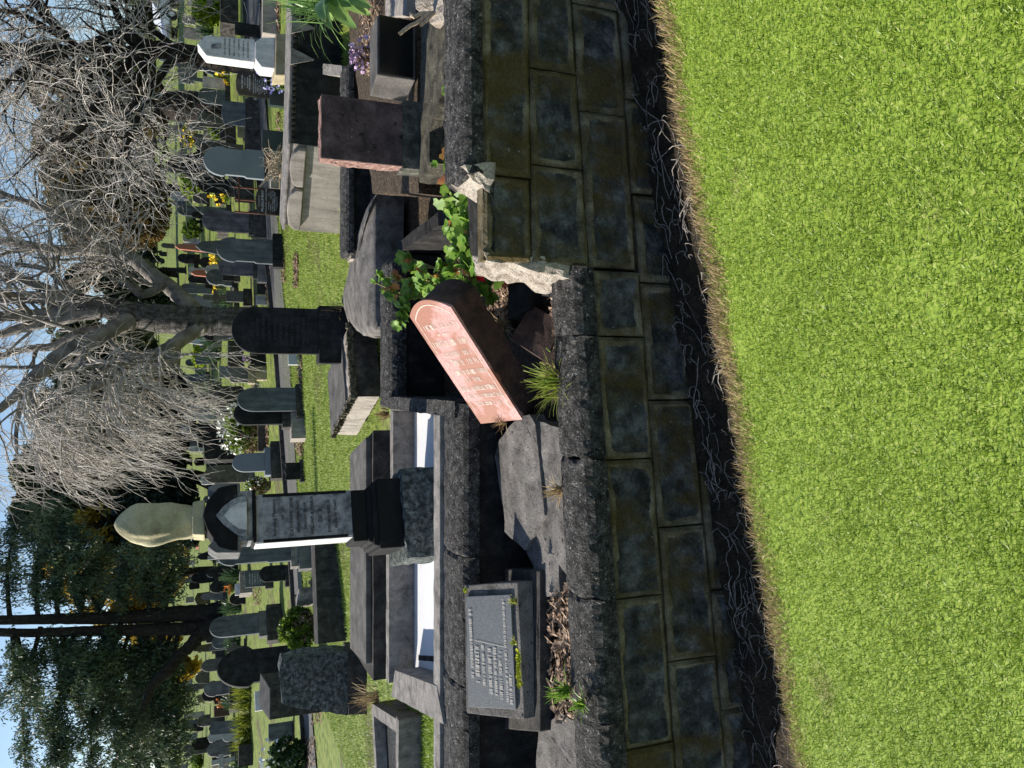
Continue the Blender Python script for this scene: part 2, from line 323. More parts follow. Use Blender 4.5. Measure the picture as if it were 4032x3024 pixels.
def wblock(x0, x1, zb, zt, y=3.35, seed=0):
    nx = max(4, int((x1-x0)/.018)); nzz = 15; off = len(WB[0]); g = .004
    for k in range(nzz+1):
        for i in range(nx+1):
            s = i/nx; q = k/nzz; x = x0+g+(x1-x0-2*g)*s; z = zb(x)+g+(zt(x)-zb(x)-2*g)*q
            e = min((x-x0), (x1-x), (z-zb(x)), (zt(x)-z)); edge = max(0, 1-e/(.018+.012*nz((x, z, seed), 9)))**2*.026 if e < .03 else 0
            mr = .032+.022*nz((x, z, seed), 6); pan = max(0, min(1, (e-mr)/.012))
            d = edge-.008*(1-pan)*0+.007*pan+.008*nz((x, seed, z), 5)+.006*nz((x, seed, z), 20)+.004*nz((x, seed, z), 50)
            if i in (0, nx) or k in (0, nzz): d += .0
            WB[0].append((x, y+d, z)); WB[2].append(1-pan)
    for k in range(nzz):
        for i in range(nx):
            a = off+k*(nx+1)+i; WB[1].append((a, a+1, a+nx+2, a+nx+1))
    for ring in ([(0, i) for i in range(nx+1)], [(nzz, i) for i in range(nx+1)][::-1], [(k, 0) for k in range(nzz+1)][::-1], [(k, nx) for k in range(nzz+1)]):
        for (k0, i0), (k1, i1) in zip(ring, ring[1:]):
            a = off+k0*(nx+1)+i0; c_ = off+k1*(nx+1)+i1; n0 = len(WB[0])
            for idx in (a, c_):
                p = WB[0][idx]; WB[0].append((p[0], y+.09, p[2])); WB[2].append(1)
            WB[1].append((c_, a, n0, n0+1))
L0 = lambda x: .432+.078*x; L1 = lambda x: .15+.085*x; L2 = lambda x: -.11+.11*x; L3 = lambda x: -.36+.12*x
RT = lambda x: 1.022+.012*x; RA = lambda x: .778+.012*x; RB = lambda x: .44+.07*x; RC = lambda x: .166+.08*x; RD = lambda x: -.09+.16*x
ZB = lambda x: -.4
for k, (zb, zt, xx) in enumerate([(L1, L0, [-2.6, -1.83, -1.07, -.375, .235, .56]), (L2, L1, [-2.6, -2.05, -1.42, -.73, -.082, .51, .95]), (L3, L2, [-2.6, -1.72, -1.08, -.45, .22, .86]),
                                  (RA, RT, [.57, .97, 2.05, 2.6]), (RB, RA, [.565, 1.04, 1.5, 2.02, 2.6]), (RC, RB, [.57, .78+.55, 1.85, 2.6]), (RD, RC, [.955, 1.42, 1.98, 2.6])]):
    for a, c_ in zip(xx, xx[1:]): wblock(a, c_, zb, zt, 3.35+.006*random.uniform(-1, 1), random.random()*50)
wl = thing('retaining_wall', 'stepped retaining wall of blackened sandstone blocks above the mown front lawn', 'wall', (0, 3.35, -.3))
bw = part('blockwork', WB[0], WB[1], MT['block'], wl, smooth=False)
ca = bw.data.attributes.new('margin', 'FLOAT', 'POINT'); ca.data.foreach_set('value', np.array(WB[2], np.float32))
V, Q = join(hexa([(-2.7,3.41,-.6),(.6,3.41,-.5),(.6,3.62,-.5),(-2.7,3.62,-.6)], [(-2.7,3.41,L0(-2.7)),(.6,3.41,L0(.6)),(.6,3.60,L0(.6)),(-2.7,3.60,L0(-2.7))]),
            hexa([(.6,3.41,-.5),(2.7,3.41,-.5),(2.7,3.72,-.5),(.6,3.72,-.5)], [(.62,3.41,1.0),(2.7,3.41,1.03),(2.7,3.72,1.03),(.62,3.70,.95)]))
part('dark_backing', V, Q, MT['soil'], wl)  # dark backing added behind the blocks so their gaps come out dark
def coping(root, xs, zb, zc, y0, dep, mat, name='coping', seed=0, jag=.02, cap=True, dirv=None):
    """round-topped coping along x, porous skin; dirv sends it along another line"""
    x0, x1 = xs; nx = int((x1-x0)/.022)+2
    pr = [(0, 0, 0), (-.004, .25, .0), (.0, .5, 0), (.02, .72, 0), (.055, .88, 0), (.10, .97, 0), (.5*dep, 1, 0), (.85*dep, .97, 0), (dep-.01, .85, 0), (dep, .5, 0), (dep, 0, 0)]
    V = []
    fine = []
    for (a, q, _), (c_, q2, _) in zip(pr, pr[1:]):
        st = max(1, int(math.hypot(c_-a, (q2-q)*.14)/.02))
        fine += [(a+(c_-a)*k/st, q+(q2-q)*k/st) for k in range(st)]
    fine.append((dep, 0)); npf = len(fine)
    for i in range(nx):
        x = x0+(x1-x0)*i/(nx-1); e = min(i, nx-1-i)
        for yy, q in fine:
            z = zb(x)+(zc(x)-zb(x))*q; k = nz((x, yy, z), 9, seed)*.006+nz((x, yy, z), 30, seed)*.0045+nz((x, yy, z), 75, seed)*.0035
            rd = -.010 if e == 0 else 0; xj = x+(jag*nz((yy*3, q, seed), 6) if e == 0 else 0)
            kk = (k+rd) if q > .05 else 0; yc = dep/2
            p = Vector((xj, y0+yy+(kk if yy < yc else -kk)*-1*(1 if q < .9 else .3)*-1, z+(kk if q > .6 else 0)))
            V.append(p)
    Q = [(i*npf+j, (i+1)*npf+j, (i+1)*npf+j+1, i*npf+j+1) for i in range(nx-1) for j in range(npf-1)]
    Q += [tuple(range(npf)), tuple((nx-1)*npf+j for j in range(npf))[::-1]]
    if dirv: V = [dirv(p) for p in V]
    return part(name, V, Q, mat, root, smooth=False)
ct = lambda x: .582+.0566*x
cr = [-2.7, -1.66, -1.05, -.365, .235, .57]
for k, (a, c_) in enumerate(zip(cr, cr[1:])): coping(wl, (a+.003, c_-.003), L0, ct, 3.325, .24, MT['coping'], seed=k)
coping(wl, (.955, 2.7), lambda x: RT(x)+.002, lambda x: 1.145+.006*x, 3.325, .30, MT['coping'], seed=9, jag=.06)
# broken raw end and broken top where the upper wall steps down
MT['raw'] = stone('raw_broken_stone', (.16,.13,.10), (.36,.31,.26), (.5,.46,.4), 9, .42, .14, fine=80, bump=1.)
e, q = rough(*hexa([(.50,3.37,L0(.5)+.02),(.60,3.37,L0(.6)+.02),(.63,3.74,.5),(.47,3.72,.5)], [(.58,3.37,1.0),(.60,3.36,1.01),(.66,3.72,.96),(.56,3.70,.93)]), .03, .035, 6, 4)
part('broken_end', e, q, MT['raw'], wl)
e, q = rough(*hexa([(.60,3.352,.97),(.99,3.352,.98),(.99,3.66,.96),(.62,3.68,.94)], [(.60,3.36,1.018),(.99,3.36,1.03),(.97,3.68,1.0),(.64,3.66,.99)]), .035, .012, 7, 6)
part('shaded_broken_top', e, q, MT['vault'], wl)  # coloured dark to stand for the shadow on the broken top
e, q = rough(*hexa([(.88,3.34,1.0),(1.0,3.33,1.0),(1.0,3.5,1.02),(.86,3.52,1.0)], [(.93,3.35,1.08),(.99,3.33,1.12),(1.0,3.52,1.14),(.92,3.5,1.10)]), .03, .03, 9, 8)
part('broken_end', e, q, MT['raw'], wl)
# dead roots lying in the trench
C = Cloud()
for k in range(330):
    x = rng.uniform(-2.4, 2.3); y = rng.uniform(2.9, 3.32); a = rng.normal(0, .9); L = rng.uniform(.05, .42); n = 7; P = []
    bend = rng.normal(0, 2.5)
    for i in range(n):
        z = .205*x-.085+.03*nz((x, y, 0), 7)+.012+.028*abs(math.sin(i*.8+k))*rng.uniform(.3, 1); P.append((x, min(max(y, 2.86), 3.35), z))
        x += math.cos(a)*L/n; y += math.sin(a)*L/n*.7; a += bend/n+rng.normal(0, .25)
    C.add(*tube(P, rng.uniform(.001, .003), 4))
MT['root'] = stone('dead_roots', g3(.10, 1.12), g3(.22, 1.12), g3(.36, 1.12), 30, .45, .15, fine=60)
soloN('dead_roots', *C.get(), MT['root'], kind='stuff')
# ---------------------------------------------------------------- the near plots
def zs(pts, z): return [atz(X, Y, z) for X, Y in pts]
def zf(pts, fn):
    out = []
    for X, Y in pts:
        p = atz(X, Y, .5)
        for _ in range(6): p = atz(X, Y, fn(p.x, p.y))
        out.append(p)
    return out
# plot with the slate plaque: back wall, coping, flat kerb of the next plot
r = thing('plot_wall', 'long low sooty wall with round coping behind the sloping plaque and broken slabs', 'wall', (-1.6, 4.5, .2))
V, Q = rough(*box(-3.6, -.14, 4.47, 4.75, .1, .70), .06, .012, 5, 3); part('wall_face', V, Q, MT['vault'], r)
xx = [-3.7, -2.55, -1.84, -1.05, -.12]
for k, (a, c_) in enumerate(zip(xx, xx[1:])): coping(r, (a+.002, c_-.002), lambda x: .675, lambda x: .812, 4.44, .36, MT['coping'], seed=20+k, jag=.01)
V, Q = rough(*box(-3.6, -.2, 4.80, 4.95, .3, .822), .05, .004, 6, 2); part('kerb', V, Q, MT['curb'], r, bevel=.006)
# deep vault: back wall with rounded coping, side return
r = thing('vault_wall', 'tall sooty vault wall with thick round coping behind the fallen pink headstone', 'wall', (.5, 6.5, .1))
V, Q = rough(*box(-.15, 1.10, 6.40, 6.75, .05, .70), .06, .012, 4, 4); part('wall_face', V, Q, MT['vault'], r)
coping(r, (-.2, 1.12), lambda x: .66, lambda x: .825-.10*max(0, (x-.99)/.13)**2, 6.37, .36, MT['coping'], seed=31, jag=.0)
V, Q = rough(*box(-.205, -.105, 4.50, 6.40, .1, .815), .05, .008, 6, 5); part('side_kerb', V, Q, MT['coping'], r)
V, Q = rough(*box(-.10, 1.12, 3.7, 6.45, .0, .30), .08, .03, 3, 5); part('vault_floor', V, Q, MT['drysoil'], r)
V, Q = rough(*box(1.12, 1.22, 4.2, 6.6, .05, .70), .08, .01, 3, 5); part('side_wall', V, Q, MT['vault'], r)
# plot of the monument: white tiled floor within kerbs
r = thing('kerbed_grave', 'grave with white tiled floor and grey kerbs round the statue monument', 'grave', (-1.3, 5.6, .4))
a = [Vector((-.2, 4.95, .62)), Vector((-.2, 6.27, .62)), Vector((-2.5, 6.27, .62)), Vector((-2.5, 4.95, .62))]
V, Q = slab([a[3], a[0], a[1], a[2]], .1)
m, t, b = nodes('white_mosaic_tile'); v, _ = coords(t); br = t.nodes.new('ShaderNodeTexBrick'); br.inputs['Scale'].default_value = 22; br.inputs['Mortar Size'].default_value = .012
for k_, c_ in (('Color1', (.74,.74,.75)), ('Color2', (.70,.70,.71)), ('Mortar', (.5,.5,.5))): br.inputs[k_].default_value = (*c_, 1)
t.links.new(v, br.inputs['Vector']); t.links.new(mixc(t, ramp(t, nse(t, v, 5, 6), [(.55, 0.), (.75, .5)]), br.outputs[0], (.45,.44,.40)), b.inputs['Base Color']); b.inputs['Roughness'].default_value = .5
part('tiled_floor', V, Q, m, r)
def kerb(pts, z, h, mat, root, name='kerb', rg=.004):
    V, Q = rough(*slab(zs(pts, z), h), .06, rg, 6, 3); return part(name, V, Q, mat, root)
V, Q = rough(*box(-2.46, -.2, 6.265, 6.37, .4, .80), .06, .004, 6, 3); part('kerb', V, Q, MT['curb'], r)
V, Q = rough(*box(-2.46, -1.35, 6.262, 6.372, .5, .835), .06, .004, 6, 3); part('kerb', V, Q, MT['curb'], r)
kerb([(1718,2701),(1747,2852),(1541,2741),(1555,2639)], .828, .4, MT['curb'], r)
kerb([(1722,1604),(1712,1618),(1545,1616),(1542,1604)], .80, .3, MT['curb'], r)
V = []; Q = []
for k in range(24):
    p = atz(1648+k*3.0, 2590-k*-.2, .623); V_, Q_ = box(p.x-.02, p.x+.02, p.y-.006, p.y+.006, .61, .6235); V, Q = join((V, Q), (V_, Q_))
part('drain_slots', V, Q, MT['tomb'], r)
# ledger tomb behind it
r = thing('ledger_tomb', 'wide flat dark tomb with brown-grey ledger top behind the white tiled grave', 'tomb', (-1.4, 6.9, .4))
o4 = [(-.39, 6.46), (-.67, 7.35), (-2.56, 7.35), (-2.50, 6.46)]
V, Q = rough(*hexa([(x, y, .4) for x, y in o4][::-1], [(x, y, .925) for x, y in o4][::-1]), .15, .006, 3); part('tomb_body', V, Q, MT['tomb'], r)
o5 = [(-.45, 6.53), (-.66, 7.33), (-2.50, 7.33), (-2.38, 6.53)]
V, Q = hexa([(x, y, .925) for x, y in o5][::-1], [(x, y, .975) for x, y in o5][::-1]); part('ledger', V, Q, MT['lid'], r, bevel=.008)
# turned box tomb with mossy rim and stained end
r = thing('box_tomb', 'turned stone box tomb with crumbling mossy rim, stained pale end and front painted dark for shade', 'tomb', (.3, 6.6, .5))
P0 = atz(1480, 1556, .6); P1 = atz(1388, 1712, .6)
zb_ = .55; q0 = Vector((P0.x, P0.y, 0)); q1 = Vector((P1.x, P1.y, 0)); q3 = Vector((at(1450, 1285, P0.y+.35).x, P0.y+.30, 0)); q2 = q1+(q3-q0)
V, Q = rough(*hexa([Vector((a.x, a.y, zb_)) for a in (q0, q3, q2, q1)], [Vector((a.x, a.y, .83)) for a in (q0, q3, q2, q1)]), .05, .014, 5, 3)
part('tomb_body', V, Q, MT['beige'], r)
fr = [(q0-Vector((.02, .012, 0)))+(q3-q0)*.01, q3-Vector((-.02, .012, 0))]; fr = [fr[0], fr[1], fr[1]+Vector((0, .03, 0)), fr[0]+Vector((0, .03, 0))]
V, Q = rough(*hexa([Vector((a.x, a.y, zb_)) for a in fr], [Vector((a.x, a.y, .80)) for a in fr]), .06, .01, 5, 5); part('shade_panel', V, Q, MT['tomb'], r)  # darker sheet puts the shade of the front face into its colour
MT['moss'] = stone('crumbling_mossy_mortar', (.02,.018,.012), (.11,.095,.06), (.3,.26,.17), 22, .48, .12, fine=60, bump=1.)
C = []
for a, c_, n in ((q0, q3, 26), (q0, q1, 18)):
    for k in range(n):
        p = a.lerp(c_, k/(n-1)); C.append(rough(*box(p.x-.03, p.x+.03, p.y-.03, p.y+.03, .80, .85+.015*random.random()), .02, .018, 14, k))
V, Q = join(*C); part('mossy_rim', V, Q, MT['moss'], r)
V, Q = rough(*slab([Vector((a.x, a.y, .855)) for a in (q0.lerp(q1, .25), q3.lerp(q2, .25), q2, q1)], .05), .08, .006, 4, 2); part('ledger', V, Q, MT['lid'], r)
# rounded broken grave cover lying against the vault coping
r = thing('grave_cover', 'broken half-round concrete grave cover lying behind the round vault coping', 'grave cover', atz(1470, 1000, .75))
ol = [(1497,742),(1480,760),(1479,1000),(1479,1295),(1462,1325),(1430,1322),(1395,1290),(1372,1268),(1352,1200),(1392,1020),(1440,850),(1470,775)]
pr = zs(ol, .80); cx = sum(pr, Vector())/len(pr)
V = [p-Vector((0, 0, .26)) for p in pr]; rings = [pr]
for s, dz in ((.85, .045), (.62, .075), (.3, .09)): rings.append([cx+(p-cx)*s+Vector((0, 0, dz)) for p in pr])
for g in rings: V += g
V.append(cx+Vector((0, 0, .095))); n = len(pr)
Q = [(k*n+i, k*n+(i+1) % n, (k+1)*n+(i+1) % n, (k+1)*n+i) for k in range(4) for i in range(n)]+[(4*n+i, 4*n+(i+1) % n, len(V)-1) for i in range(n)]
V, Q = rough(V, Q, .06, .009, 5, 6); part('cover_slab', V, Q, MT['slab'], r, smooth=True)
V, Q = rough(*slab(zs([(1478,1290),(1478,1328),(1455,1330),(1450,1296)], .76), .08), .02, .01, 9, 4); part('broken_lump', V, Q, MT['slab'], r)
# broken slabs in front of the plaque wall
s1 = [(1966,1730),(2040,1645),(2085,1632),(2106,1668),(2113,1720),(2126,1850),(2138,1960),(2143,2030),(2108,2090),(2066,2168),(1988,2092),(1982,2016),(1962,1890),(1948,1800)]
V, Q = rough(*slab(zf(s1, lambda x, y: ct(x)-.015+.05*(y-3.7)), .09), .05, .009, 6, 5); solo('concrete_slab', V, Q, MT['slab'], 'large cracked concrete slab lying behind the front coping under the plot wall', 'slab', 'broken concrete slabs')
s2 = [(2112,1655),(2140,1660),(2165,1674),(2200,1684),(2243,1682),(2252,1800),(2268,1990),(2285,2130),(2300,2290),(2288,2306),(2252,2308),(2238,2275),(2196,2222),(2204,2330),(2144,2352),(2117,2325),(2104,2272),(2100,2226),(2072,2172),(2112,2096),(2150,2034),(2145,1960),(2133,1850),(2120,1722)]
V, Q = rough(*slab(zf(s2, lambda x, y: ct(x)-.035+.03*(y-3.6)), .10), .05, .010, 6, 8); solo('concrete_slab', V, Q, MT['slab'], 'jagged concrete slab with a grass tuft in its hole beside the front coping', 'slab', 'broken concrete slabs')
s3 = [(2120,2880),(2208,2806),(2240,2830),(2310,2856),(2335,3020),(2345,3200),(2100,3200)]
V, Q = rough(*slab(zf(s3, lambda x, y: ct(x)-.03+.05*(y-3.6)), .10), .05, .010, 6, 9); solo('concrete_slab', V, Q, MT['slab'], 'sunlit broken slab beyond the dirt hollow left of the plaque', 'slab', 'broken concrete slabs')
s4 = [(1925,1735),(1955,1735),(1975,1890),(1990,2010),(1972,2030),(1950,1880)]
V, Q = rough(*slab(zs(s4, .50), .06), .05, .008, 6, 10); solo('concrete_slab', V, Q, MT['tomb'], 'dark sunken strip of slab under the edge of the large cracked slab', 'slab', 'broken concrete slabs')
# sloping plaque
r = thing('plaque_desk', 'sloping concrete desk on a plinth carrying a grey granite memorial plate', 'memorial', at(2110, 2560, 4.0))
TR = at(1827, 2304, 4.30); BR = at(2037, 2291, 3.95); BL = at(2064, 2833, 3.93); TL = at(1837, 2809, 4.30)
def dn(p, z): return Vector((p.x, p.y, z))
V, Q = rough(*hexa([dn(BL, .525), dn(BR, .525), dn(TR, .525), dn(TL, .525)], [BL, BR, TR, TL]), .06, .004, 8, 3); part('desk', V, Q, MT['slab'], r, bevel=.006)
P = [at(2122, 2885, 3.86), at(2096, 2250, 3.86), at(1990, 2240, 4.4), at(1990, 2870, 4.4)]
V, Q = rough(*slab([dn(p, .525) for p in P], .14), .08, .006, 6, 3); part('plinth', V, Q, MT['tomb'], r, bevel=.008)
nrm = (BR-BL).cross(TL-BL).normalized()
def fp(a, b): return BL.lerp(BR, a).lerp(TL.lerp(TR, a), b)
c4 = [fp(.075, .10), fp(.915, .10), fp(.915, .93), fp(.06, .93)]
V, Q = hexa([p for p in c4], [p+nrm*.016 for p in c4]); pl = part('granite_plate', V, Q, MT['plate'], r, bevel=.002)
def textmesh(body, size, align='CENTER', ext=.001, font_sc=1.0, sp=1.0):
    cu = bpy.data.curves.new('lettering', 'FONT'); cu.body = body; cu.size = size; cu.align_x = align; cu.extrude = ext; cu.space_line = sp; cu.resolution_u = 2
    o = bpy.data.objects.new('lettering', cu); col.objects.link(o); dg = bpy.context.evaluated_depsgraph_get()
    me = bpy.data.meshes.new_from_object(o.evaluated_get(dg)); bpy.data.objects.remove(o); bpy.data.curves.remove(cu); return me
def letters(root, items, frame, mat, name='inscription'):
    """items: (body,size,x,y) on the plane frame (4x4, world) -> one inscription part"""
    bm = bmesh.new(); o = Vector(); q = root
    for body, size, x, y in items:
        me = textmesh(body, size); me.transform(frame @ Matrix.Translation((x, y, 0))); bm.from_mesh(me); bpy.data.meshes.remove(me)
    mw = Matrix.Identity(4); q = root
    while q: mw = q.matrix_basis @ mw; q = q.parent
    bmesh.ops.transform(bm, matrix=mw.inverted(), verts=bm.verts[:])
    me = bpy.data.meshes.new(name); bm.to_mesh(me); bm.free(); return link(name, me, mat, root)
def strokes(wd, ht, n):
    """a worn, unreadable line: rows of short cut strokes"""
    s = ''
    return s
def worn(root, rows, frame, mat, seed=1, name='worn_inscription'):
    """rows (x0,x1,y,h): weathered cut strokes too worn to read"""
    rr = random.Random(seed); V = []; Q = []
    for x0, x1, y, h in rows:
        x = x0
        while x < x1:
            wd = h*rr.uniform(.35, .7)
            if rr.random() > .16:
                for k in range(rr.choice((1, 2, 2))):
                    a = x+wd*.75*k*rr.uniform(.6, 1); th = h*.16
                    p = [(a, y), (a+th, y), (a+th, y+h*rr.uniform(.7, 1)), (a, y+h)]; n = len(V); V += [frame @ Vector((u, v_, .0015)) for u, v_ in p]; Q.append((n, n+1, n+2, n+3))
                if rr.random() > .4:
                    yy = y+h*rr.choice((0, .45, .85)); p = [(x, yy), (x+wd*.7, yy), (x+wd*.7, yy+h*.15), (x, yy+h*.15)]; n = len(V); V += [frame @ Vector((u, v_, .0019)) for u, v_ in p]; Q.append((n, n+1, n+2, n+3))
            x += wd
    mw = Matrix.Identity(4); q = root
    while q: mw = q.matrix_basis @ mw; q = q.parent
    mi = mw.inverted(); me = bpy.data.meshes.new(name); me.from_pydata([tuple(mi @ v) for v in V], [], Q); return link(name, me, mat, root)
ex = (c4[1]-c4[0]).normalized(); ey = nrm.cross(ex); fm = Matrix((ex, ey, nrm)).transposed().to_4x4(); fm.translation = c4[0]+nrm*.017
W_ = (c4[1]-c4[0]).length; H_ = (c4[2]-c4[1]).length
worn(pl, [(W_*.18, W_*.80, H_*.87, H_*.065), (W_*.13, W_*.46, H_*.74, H_*.09), (W_*.14, W_*.5, H_*.62, H_*.06), (W_*.08, W_*.5, H_*.47, H_*.075), (W_*.08, W_*.52, H_*.36, H_*.06), (W_*.06, W_*.5, H_*.25, H_*.065), (W_*.05, W_*.95, H_*.13, H_*.05), (W_*.02, W_*.3, H_*.05, H_*.06)], fm, MT['letter_pale'], 5)
V = [fm @ Vector(p) for p in ((W_*.525, H_*.18, .001), (W_*.53, H_*.18, .001), (W_*.53, H_*.82, .001), (W_*.525, H_*.82, .001))]; part('rule', V, [(0, 1, 2, 3)], MT['letter_pale'], pl)
# fallen pink headstone
n_ = Vector((-.61298, -.29897, .73135)).normalized()
A_, B_, C_, D_ = Vector((.38184,4.26176,1.15874)), Vector((.41851,3.89512,1.0396)), Vector((-.19538,4,.56795)), Vector((-.21935,4.36698,.69787))
ux = (C_-D_).normalized(); uy = ((A_-D_)-ux*(A_-D_).dot(ux)).normalized(); wd = (C_-D_).length; ln = (A_-D_).length
nn = ux.cross(uy)
if nn.dot(n_) < 0: nn = -nn
fr4 = Matrix((ux, uy, nn)).transposed().to_4x4(); fr4.translation = D_
r = thing('fallen_headstone', 'toppled pink granite headstone with arched top lying on its back in the vault', 'headstone', D_-Vector((0, 0, .15)))
def arcring(w_, l_, inset=0, rise=.075, n=14):
    pts = [(inset, inset), (w_-inset, inset)]
    for k in range(n+1):
        a = k/n; pts.append((w_-inset-(w_-2*inset)*a, l_-inset+rise*(1-(2*a-1)**2)))
    return pts
ol = arcring(wd, ln); ol[0] = (0, -.02); ol[1] = (wd, .0)
V, Q = hexa([fr4 @ Vector((x, y, -.20)) for x, y in ol], [fr4 @ Vector((x, y, -.012)) for x, y in ol]); V, Q = rough(V, Q, .05, .010, 7, 5); fs = part('stone_body', V, Q, MT['redrough'], r)
V, Q = hexa([fr4 @ Vector((x, y, -.02)) for x, y in ol], [fr4 @ Vector((x, y, .006)) for x, y in ol]); pf = part('polished_face', V, Q, MT['pinkface'], r)
ri = arcring(wd, ln, .028); rj = arcring(wd, ln, .034); n = len(ri)
V = [fr4 @ Vector((x, max(y, .09), .0075)) for x, y in ri]+[fr4 @ Vector((x, max(y, .09), .0075)) for x, y in rj]
part('incised_border', V, [(i, i+1, n+i+1, n+i) for i in range(1, n-1)]+[(n-1, 0, n, 2*n-1)], MT['letter_pink'], pf)
ft = fr4.copy(); ft.translation = fr4 @ Vector((0, 0, .007))
worn(pf, [(wd*.16, wd*.86, ln*.86, .034), (wd*.36, wd*.66, ln*.80, .014), (wd*.13, wd*.88, ln*.705, .042), (wd*.2, wd*.86, ln*.615, .034), (wd*.16, wd*.82, ln*.53, .042), (wd*.12, wd*.92, ln*.445, .034), (wd*.34, wd*.68, ln*.375, .034), (wd*.1, wd*.94, ln*.295, .034), (wd*.14, wd*.86, ln*.225, .030), (wd*.22, wd*.78, ln*.155, .028)], ft, MT['letter_pink'], 9)
# earthenware slab and rubble in the hollow
def facing(name, ring, th, mat, label, cat, amp=.005, group=None):
    ring = [at(*q) for q in ring]; n = (ring[1]-ring[0]).cross(ring[-1]-ring[0]).normalized()
    if n.dot(EYE-ring[0]) > 0: n = -n
    V, Q = rough(*hexa([p+n*th for p in ring], ring), .04, amp, 9, 3); return solo(name, V, Q, mat, label, cat, group)
facing('broken_tile', [(2090,1200,3.95),(2010,1335,3.95),(2190,1450,3.68),(2215,1270,3.68)], .035, MT['redrough'], 'square brown slab leaning in the hollow below the fallen pink headstone', 'slab')
facing('rubble_stone', [(2000,1120,4.1),(2000,1260,4.1),(2080,1215,3.9),(2105,1120,3.9)], .12, MT['vault'], 'dark broken block beside the leaf litter in the vault', 'stone')
facing('rubble_stone', [(2135,1045,3.75),(2135,1165,3.75),(2160,1165,3.7),(2160,1045,3.7)], .05, MT['tomb'], 'narrow upright sliver of stone behind the front coping', 'stone')
facing('rubble_stone', [(2165,1140,3.68),(2180,1250,3.66),(2195,1235,3.65),(2185,1135,3.66)], .04, MT['slate'], 'small smooth grey stone against the front coping', 'stone')
# wood-chip litter in the hollows
def chips(name, ring, z, n, L, mat, seed):
    rr = np.random.default_rng(seed); P = zs(ring, z); xs_ = [p.x for p in P]; ys_ = [p.y for p in P]; V = []; C = []
    def inside(x, y):
        c = False; j = len(P)-1
        for i in range(len(P)):
            if (P[i].y > y) != (P[j].y > y) and x < (P[j].x-P[i].x)*(y-P[i].y)/(P[j].y-P[i].y)+P[i].x: c = not c
            j = i
        return c
    k = 0
    while k < n:
        x = rr.uniform(min(xs_), max(xs_)); y = rr.uniform(min(ys_), max(ys_))
        if not inside(x, y): continue
        k += 1; a = rr.uniform(0, 6.28); l = L*rr.uniform(.3, 1); w_ = rr.uniform(.003, .009); tz = rr.normal(0, .35); c_, s_ = math.cos(a), math.sin(a); zz = z+rr.uniform(0, .03)
        p = np.array([x, y, zz]); u = np.array([c_, s_, tz])*l/2; v = np.array([-s_, c_, rr.normal(0, .4)])*w_; i = len(V)
        V += [p-u-v, p+u-v, p+u*.9+v, p-u+v]; C.append((i, i+1, i+2, i+3))
    return soloN(name, V, [C], mat, kind='stuff')
MT['chip'] = leafm('wood_chips', [(.07,.04,.025), (.26,.17,.11), (.5,.38,.28)], 26, .05, .8)
V, Q = rough(*slab(zs([(2165,2330),(2300,2290),(2330,2800),(2215,2850),(2140,2700)], .44), .15), .06, .03, 6, 3); solo('litter_hollow', V, Q, MT['drysoil'], kind='structure')
chips('wood_chip_litter', [(2165,2330),(2300,2290),(2330,2760),(2215,2850),(2150,2700)], .46, 700, .075, MT['chip'], 2)
chips('dry_leaf_litter', [(1915,1070),(2010,1060),(2015,1270),(1935,1290)], .42, 900, .05, MT['chip'], 3)
V, Q = rough(*slab(zs([(1900,1040),(2020,1040),(2020,1290),(1915,1310)], .40), .15), .06, .03, 6, 3); solo('litter_mound', V, Q, MT['drysoil'], kind='structure')
chips('coping_leaf_litter', [(2150,900),(2215,900),(2245,1480),(2215,1480)], .50, 700, .05, MT['chip'], 4)
V, Q = rough(*slab(zs([(2120,880),(2240,880),(2270,1640),(2140,1640)], .48), .2), .06, .02, 6, 3); solo('hollow_soil', V, Q, MT['soil'], kind='structure')
# ---------------------------------------------------------------- plots on the upper right terrace
r = thing('terrace_slab', 'cracked mossy concrete grave slab behind the upper right coping', 'slab', (1.6, 4.2, .8))
t1 = [(1812,-120),(1812,180),(1790,215),(1765,235),(1768,300),(1745,345),(1730,375),(1722,420),(1715,445),(1700,470),(1690,520),(1690,640),(1650,720),(1645,600),(1655,300),(1662,60),(1664,-120)]
V, Q = rough(*slab(zs(t1, 1.05), .12), .06, .012, 6, 4)
MT['mossyslab'] = stone('mossy_concrete', (.02,.019,.014), (.085,.078,.058), (.19,.175,.13), 12, .48, .13, fine=120, spots=(((.42,.36,.16), 44, .69, .04), (g3(.5, 1.05), 80, .72, .03)), bump=1., spk=.5)
part('slab_surface', V, Q, MT['mossyslab'], r)
V, Q = rough(*hexa([Vector(p) for p in ((.5+.6,3.7,.3),(2.6,3.7,.3),(2.9,4.6,.3),(1.2,4.6,.3))], [Vector(p) for p in ((1.15,3.72,.93),(2.6,3.62,.93),(2.9,4.5,.93),(1.3,4.55,.93))]), .12, .02, 4, 2); part('slab_bed', V, Q, MT['drysoil'], r)
s5 = [(1745,330),(1772,560),(1760,640),(1690,640),(1680,560),(1705,480),(1735,420)]
V, Q = rough(*slab(zs(s5, .93), .08), .05, .008, 6, 4); solo('slab_fragment', V, Q, MT['slab'], 'tilted broken slab fragment in the shade above the geranium leaves', 'slab')
